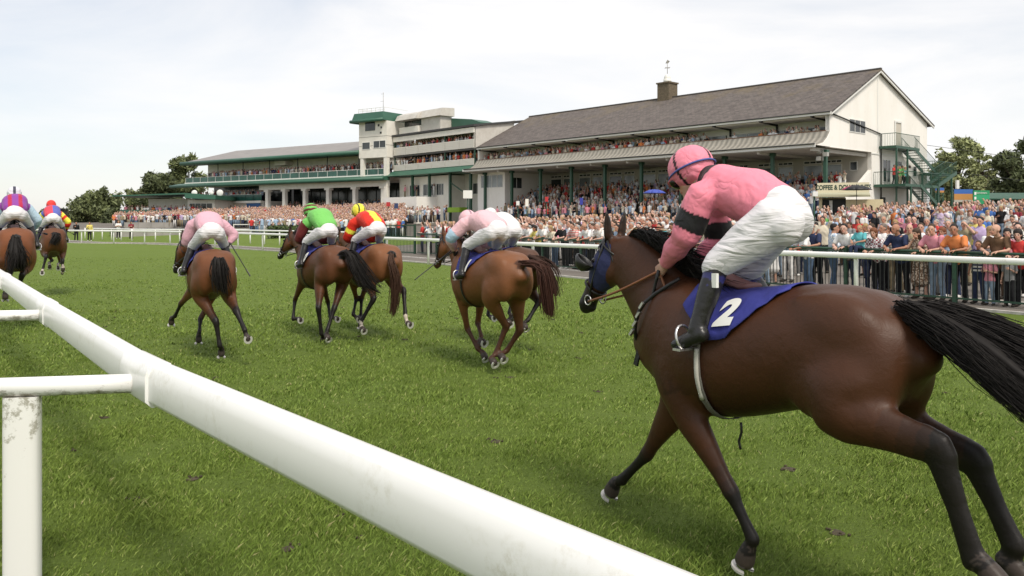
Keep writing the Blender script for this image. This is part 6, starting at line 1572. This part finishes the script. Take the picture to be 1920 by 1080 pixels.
    for s_ in 'lr':
        kn,an,to = (g[x+'_'+s_] for x in ('knee','ank','toe')); Bt = Soup()
        Bt.loft([(kn.lerp(an,.12),.054,.056),(kn.lerp(an,.4),.053,.058),(kn.lerp(an,.75),.043,.048),(an,.040,.046)],1,14,hs,sub=2)
        fd = (to-an); Bt.loft([(an-fd.normalized()*.045-Vector((0,0,.030)),.038,.040),(an.lerp(to,.45)-Vector((0,0,.014)),.044,.038),(to,.040,.026)],2,14,hs,2.3,2)
        Bt.loft([(kn.lerp(an,.02),.060,.062),(kn.lerp(an,.16),.057,.060)],3,14,hs)
        link('boot', Bt.skin('boot', min(vx,.012), lambda p,t,c: (.03,.03,.13) if (p == 3 and near) else boot, 2), M_boot, E_)
        m = MB(); c = an.lerp(to,.62)+Vector((0,0,-.012)); rows = [c+Vector((math.sin(R(20))*.0,0,0))+Vector((.0,0,0))+Vector((.015*math.cos(a),.054*math.sin(a),.022+.060*math.cos(a))) for a in [2*PI*k/16 for k in range(17)]]
        m.tube(rows,.0075,6,False); m.beam(c+Vector((0,-.055,-.036)),c+Vector((0,.055,-.036)),.05,.012,(0,0,1)); m.build('stirrup', M_steel, E_)
        if near and s_ == 'l':
            m = MB(); p_ = kn.lerp(an,.22)+Vector((-.045,.035,0)); m.beam(p_+Vector((0,0,.035)),p_-Vector((0,0,.035)),.03,.018,(0,1,0)); m.build('boot_tag', M_number, E_)
    cm, q = cap_mesh(hc, g['fw'], g['up'], cap, min(vx,.011)); link('cap', cm, M_silk, E_)
    if goggles:
        m = MB(); m.ball(q(.088,0,.000),(.040,.080,.040),12,8, Matrix((g['fw'].normalized(), g['fw'].normalized().cross(up2), up2)).transposed()); gg = m.build('goggles', M_eye, E_)
        m = MB(); m.tube([q(-.012+.141*math.cos(a),.114*math.sin(a),.022) for a in [2*PI*k/24 for k in range(25)]],.006,5,False); m.build('goggle_strap', mat('blue_band',(.06,.09,.30),.6), gg)
    return E_
def make_whip(LF, a, b, lab, near=False):
    a = Vector(a); b = Vector(b); wl = LF.O+LF.F*a.x*LF.sc+LF.L*a.y*LF.sc+Vector((0,0,a.z*LF.sc))
    E_ = LF.root('whip', lab, 'whip'); m = MB(); d = b-a; m.tube([a-d*.08,a+d*.02,a+d*.6,b],[.010,.009,.007,.005],8); m.build('shaft', M_strap, E_)
    m = MB(); m.beam(a+d*.80,b+d*.03,.030,.012,(0,1,0)); m.build('flap', M_strap, E_)
    if near:
        for k in range(7):
            p0 = a+d*(.50+k*.028); m = MB(); m.tube([p0,p0+d*.014],.0105,8); m.build('binding', mat('pink_tape',(.50,.16,.36),.6), E_)
    return E_

BAY = (.125,.046,.018); DBAY = (.070,.027,.012); CHEST = (.165,.066,.026)
def LP(LF, **k): return k
def gal(LF, hl, hr, fl, fr):
    out = {}
    for key,v in (('hl',hl),('hr',hr),('fl',fl),('fr',fr)):
        d = {}
        for nm,val in zip(('hk','ft','so'), v[:3]):
            d[nm] = LF.x(*val) if nm or 1 else val
        if len(v) > 3: d['ax'] = v[3]
        if len(v) > 4: d['st'] = v[4]
        out[key] = d
    # keep the bones at a horse's proportions
    for key,d in out.items():
        sg = 1 if key[1] == 'l' else -1; fore = key[0] == 'f'; st = Vector(d.get('st', (-.44,sg*.185,.93) if not fore else (.42,sg*.155,.93)))
        l1, l2, l3 = (.50,.37,.15) if not fore else (.44,.30,.14)
        v1 = d['hk']-st; k1 = max(.8,min(1.12,v1.length/l1))*l1/v1.length; hk = st+v1*k1
        v2 = d['ft']-hk; k2 = max(.85,min(1.12,v2.length/l2))*l2/max(.01,v2.length); ft = hk+v2*k2
        v3 = d['so']-ft; k3 = max(.85,min(1.1,v3.length/l3))*l3/max(.01,v3.length); so_ = ft+v3*k3
        if so_.z < .03: 
            dz = .03-so_.z; so_.z += dz; ft.z += dz*.7; hk.z += dz*.3
        d['hk'],d['ft'],d['so'] = hk,ft,so_
    return out

# --- the near horse
LN = Local(1420, 4.25, 35.5, 0.0)
Y = LN.y
legsN = {'hl': dict(st=Y(1575,770,.21), hk=Y(1758,842,.16), ft=Y(1829,1056,.15), so=Y(1870,1092,.15), ax=(-.65,0,-.7)),
         'hr': dict(st=(-.50,-.17,.93), hk=Y(1826,862,-.15), ft=Y(1902,1026,-.15), so=Y(1918,1082,-.15), ax=(-.8,0,-.5)),
         'fl': dict(st=Y(1290,775,.16), hk=Y(1372,925,.14), ft=Y(1412,1012,.13), so=Y(1396,1052,.13), ax=(.35,0,-1)),
         'fr': dict(st=Y(1262,770,-.13), hk=Y(1212,853,-.13), ft=Y(1166,900,-.12), so=Y(1146,922,-.12), ax=(.5,0,-.9))}
for d_ in legsN.values():
    if d_['so'].z < .035: d_['so'] = Vector((d_['so'].x,d_['so'].y,.035))
tailN = [(-.80,0,1.42),Y(1748,603,0),Y(1838,655,.0),Y(1925,722,0),Y(2010,790,0)]
pollN = Y(1150,450,0); noseN = Y(1092,572,0)
handsN = (Y(1236,508,.10), Y(1287,500,-.09))
neckN = [((.50,0,1.20),.15,.30),((.66,0,1.34),.118,.25),((.80,0,1.465),.095,.215),((.92,0,1.56),.080,.185),((1.02,0,1.635),.070,.125)]
LK = 1.22
make_horse(LN, 'dark bay horse nearest the camera with blue number 2 cloth and blinkers', (.056,.021,.009), poll=pollN, nose=noseN, legs=legsN, tail=tailN, tail_r=.150, tail_n=2600, voxel=.0105, num='2', near=True, jk_hand=handsN, neckpts=neckN, cloth=(-.28,.30), cloth_c=lambda f: (.40+.92*min(1,f/.45)**.8) if f < .62 else 1.32-.45*(f-.62)/.38)
LK = 1.0
PINK = (.80,.24,.32); BLK = (.012,.012,.013)
def jkN(p,t,c):
    if p in (5,6):
        s_ = 'l' if p == 5 else 'r'; a_ = JN['sh_'+s_]; d_ = JN['el_'+s_]-a_; q_ = (Vector(c)-a_).dot(d_)/d_.length_squared
        if .42 < q_ < .86 and t < .62: return BLK
    if p == 0 and t > .82 and c[2] > 2.02: return BLK
    return PINK
def capN(p,a,b,c):
    if p == 1: return (.70,.20,.27)
    if abs(b) < .010 and c > .03: return BLK
    if abs(a-.01) < .010: return BLK
    return (.80,.25,.33)
JN = rj(pelvis=Y(1464,396,.0), chest=Y(1388,364,0), neck=Y(1330,340,0), head=Y(1297,329,0), fw=(.90,.12,-.42), up=(.42,0,.90), sh_l=Y(1318,368,.17), sh_r=Y(1340,385,-.17), el_l=Y(1285,440,.21), el_r=Y(1345,455,-.20),
        wr_l=handsN[0]+Vector((-.055,.01,.035)), wr_r=handsN[1]+Vector((-.06,-.01,.03)), hip_l=Y(1456,414,.11), hip_r=Y(1452,416,-.11), knee_l=Y(1345,497,.24), knee_r=Y(1400,510,-.22), ank_l=Y(1306,622,.33), ank_r=(.12,-.33,1.26), toe_l=Y(1268,645,.34), toe_r=(.26,-.34,1.19))
make_rider(LN, 'nearest jockey in bright pink silks with black armbands and white breeches', JN, jkN, capN, near=True, voxel=.0095, goggles=True, bulk=.97)
make_whip(LN, Y(1232,520,.12), Y(1193,680,.14), 'black whip with pink binding held by the nearest jockey', True)

# --- the others, all seen from behind
def two(a,b,f): return lambda p,t,c: a if f(p,t,c) else b
L3 = Local(392, 11.2, 27, -.02, .97)
make_horse(L3, 'bay horse with black tail and legs, seen squarely from behind at left centre', BAY, legs=gal(L3, ((405,604,-.78),(412,648,-.82),(415,664,-.76)), ((444,585,-.90),(458,617,-1.10),(463,631,-1.18),(-1,0,-.15)), ((338,571,.85),(328,593,1.05),(321,606,1.16),(.5,0,-1)), ((376,598,.42),(374,620,.26),(373,632,.25))),
    tail=[(-.84,0,1.37),L3.x(410,490,-1.0),L3.x(413,520,-1.04),L3.x(418,548,-1.02)], tail_r=.10, poll=(1.08,.20,1.60), nose=(1.30,.32,1.14))
j3 = rj(knee_l=(.12,.20,1.54), head=(.46,0,1.78), neck=(.36,0,1.80), el_r=L3.x(438,440,.22), wr_r=L3.x(431,455,.18), sh_r=(.22,-.20,1.83))
make_rider(L3, 'jockey in plain pale pink silks seen from behind with whip hanging right', j3, lambda p,t,c: (.66,.38,.45), lambda p,a,b,c: (.66,.38,.45), voxel=.014)
make_whip(L3, L3.x(433,458,.15), L3.x(468,516,-.05), 'black whip slanting down from the pale pink jockey at left centre')
L4 = Local(603, 13.0, 34, -.02, .97)
make_horse(L4, 'bay horse with sweeping black tail ridden by the jockey in green', (.098,.037,.016), num='0', legs=gal(L4, ((597,580,-.62),(603,632,-.6),(606,648,-.5)), ((626,580,-.68),(614,618,-.75),(615,634,-.86),(-.8,0,-.5)), ((551,568,.80),(549,600,.62),(565,600,.46),(-1,0,-.1)), ((616,570,.62),(619,594,.5),(632,598,.36),(-1,0,-.05))),
    tail=[(-.84,0,1.38),L4.x(657,476,-1.02),L4.x(672,505,-1.12),L4.x(690,535,-1.2),L4.x(705,546,-1.26)], tail_r=.135, tail_n=160, poll=(1.12,.10,1.66), nose=(1.44,.22,1.28))
GR = (.17,.50,.11); MR = (.13,.018,.02)
make_rider(L4, 'jockey in bright green body with dark maroon sleeves and hooped cap', rj(head=(.42,.03,2.02), neck=(.31,.02,1.96), chest=(.06,0,1.96), fw=(.96,.1,-.25)), lambda p,t,c: MR if p in (5,6) and t > .16 else GR, lambda p,a,b,c: GR if int((c+.2)/.036)%2 else MR, voxel=.014)
L5 = Local(694, 13.3, 33, -.02, .98)
make_horse(L5, 'lighter bay horse with white socks right of the green jockey', CHEST, socks=(0,1), legs=gal(L5, ((700,560,-.72),(677,603,-.66),(682,622,-.8),(-.9,0,-.4)), ((757,546,-.88),(760,592,-1.08),(768,609,-1.2),(-1,0,-.15)), ((668,560,.55),(662,590,.4),(672,598,.3),(-1,0,-.2)), ((678,560,.5),(676,600,.32),(676,614,.3))),
    tail=[(-.84,0,1.38),L5.x(733,490,-1.0),L5.x(742,525,-1.05),L5.x(741,560,-1.06),L5.x(735,590,-1.06)], tail_r=.075, tailcol=(.05,.024,.014), poll=(1.08,.06,1.60), nose=(1.42,.10,1.24))
YL = (.78,.72,.07); RD = (.66,.03,.015)
make_rider(L5, 'jockey in red silks with broad yellow back panel and yellow cap', rj(head=(.42,.03,2.00), neck=(.31,.02,1.93), chest=(.08,0,1.90), fw=(.96,.1,-.25)), lambda p,t,c: (YL if abs(c[1]) < .062 else RD) if p in (0,3) else (YL if .30 < t < .45 else RD), lambda p,a,b,c: BLK if abs(abs(b)-.05) < .009 or abs(a) < .008 else YL, voxel=.014)
L7 = Local(944, 12.1, 28, -.02, .97)
make_horse(L7, 'dark brown horse half hidden beyond the chestnut in mid course', DBAY, legs=gal(L7, ((965,575,-.6),(958,597,-.8),(955,606,-.95),(-1,0,-.2)), ((1009,566,-.78),(990,600,-.86),(985,615,-.96),(-.7,0,-.6)), ((920,560,.75),(915,590,.6),(925,596,.45),(-1,0,0)), ((960,560,.6),(955,585,.5),(960,600,.4),(-.5,0,-1))),
    tail=[(-.84,0,1.38),L7.x(1018,495,-1.05),L7.x(1030,520,-1.15),L7.x(1040,552,-1.2)], tail_r=.13, tailcol=(.04,.02,.014), poll=(1.08,0,1.62), nose=(1.42,0,1.26))
make_rider(L7, 'jockey in white silks mostly hidden behind the pale pink and blue rider', rj(), lambda p,t,c: (.72,.70,.68), lambda p,a,b,c: (.70,.68,.66), voxel=.015)
L6 = Local(912, 10.25, 30, -.02, .98)
make_horse(L6, 'chestnut horse with bunched legs and kinked tail in mid course', (.155,.062,.025), black=(.06,.024,.012), num='1', legs=gal(L6, ((949,612,-.40),(930,662,-.32),(924,690,-.48),(-.9,0,-.5)), ((974,620,-.45),(950,658,-.32),(941,675,-.45),(-.9,0,-.5)), ((878,624,.50),(899,660,.22),(911,672,.12),(-.7,0,-.6)), ((896,606,.55),(902,630,.36),(906,642,.22),(-1,0,-.2))),
    tail=[(-.84,0,1.38),L6.x(993,494,-.98),L6.x(1016,498,-1.08),L6.x(1023,528,-1.12),L6.x(1028,575,-1.12),L6.x(1030,592,-1.12)], tail_r=.085, tailcol=(.045,.018,.012), tail_n=110, poll=(1.06,.05,1.66), nose=(1.30,.10,1.26))
PP = (.74,.46,.50); PB = (.42,.58,.72)
make_rider(L6, 'jockey in pale pink silks with light blue armlets, whip held out left', rj(head=(.45,.03,1.85), neck=(.33,.02,1.86), chest=(.10,0,1.86), el_l=(.36,.32,1.66), wr_l=(.52,.20,1.50)), lambda p,t,c: PB if p in (5,6) and .42 < t < .66 else PP, lambda p,a,b,c: PP if abs(b) > .012 else (.25,.16,.2), voxel=.014)
make_whip(L6, (.58,.23,1.47), L6.x(780,523,.45), 'thin whip pointing left, held by the pink and light blue rider')
L1 = Local(28, 14.3, 32, .13, 1.04)
make_horse(L1, 'reddish bay horse with thick black tail at the left edge', (.16,.056,.022), legs=gal(L1, ((20,505,-.8),(13,540,-.95),(10,558,-1.0),(0,0,-1)), ((44,512,-.7),(36,535,-.7),(34,550,-.6)), ((15,520,.8),(12,550,.9),(10,560,1.0)), ((40,520,.6),(38,545,.5),(38,558,.4))),
    tail=[(-.84,0,1.36),L1.x(31,470,-1.02),L1.x(33,490,-1.04),L1.x(33,505,-1.0)], tail_r=.15, tail_n=150, poll=(1.08,0,1.62), nose=(1.42,0,1.25))
PU = (.24,.05,.30); PR = (.42,.02,.06); LB = (.42,.56,.66)
make_rider(L1, 'jockey in purple silks with red stripes and pale blue sleeves, far left', rj(head=(.42,0,2.04), neck=(.32,0,1.96), chest=(.08,0,1.93), el_l=(.26,.34,1.64), el_r=(.26,-.34,1.64), wr_l=(.42,.24,1.50), wr_r=(.36,-.28,1.48)), lambda p,t,c: LB if p in (5,6) and t > .14 else (PR if .05 < abs(c[1]) < .10 else PU), lambda p,a,b,c: (.66,.66,.72) if p == 0 and abs(b) > .02 else (.05,.05,.08), voxel=.015)
make_whip(L1, (.42,-.28,1.45), L1.x(88,439,-.1), 'short whip poking right from the purple silked rider')
L2 = Local(98, 20.6, 32, .14, 1.0)
make_horse(L2, 'small looking bay horse with white socks furthest up the course', (.105,.04,.017), socks=(0,1,2,3), legs=gal(L2, ((86,480,-.78),(81,502,-.86),(79,511,-.96),(-1,0,-.1)), ((117,485,-.68),(117,502,-.78),(117,513,-.8),(0,0,-1)), ((91,480,.5),(93,492,.4),(93,501,.3),(-.5,0,-1)), ((111,482,.5),(110,494,.4),(109,501,.28),(-1,0,-.1))),
    tail=[(-.84,0,1.38),L2.x(106,440,-1.0),L2.x(103,448,-1.08),L2.x(98,458,-1.1)], tail_r=.11, tail_n=100, poll=(1.08,0,1.62), nose=(1.42,0,1.25), voxel=.02)
make_rider(L2, 'jockey in blue and red quarters with yellow sleeves and red cap', rj(head=(.42,0,2.04), neck=(.32,0,1.96), chest=(.08,0,1.93), el_r=(.20,-.36,1.66), wr_r=(.30,-.34,1.46)), lambda p,t,c: ((YL if int(t*6)%2 else RD) if p in (5,6) and t > .14 else (((.10,.12,.42) if (c[0] > .02) == (c[1] > 0) else (.62,.06,.09)))), lambda p,a,b,c: (.70,.05,.04), voxel=.016)
make_whip(L2, (.36,-.34,1.43), L2.x(140,440,.0), 'thin whip held out by the rider furthest up the course')
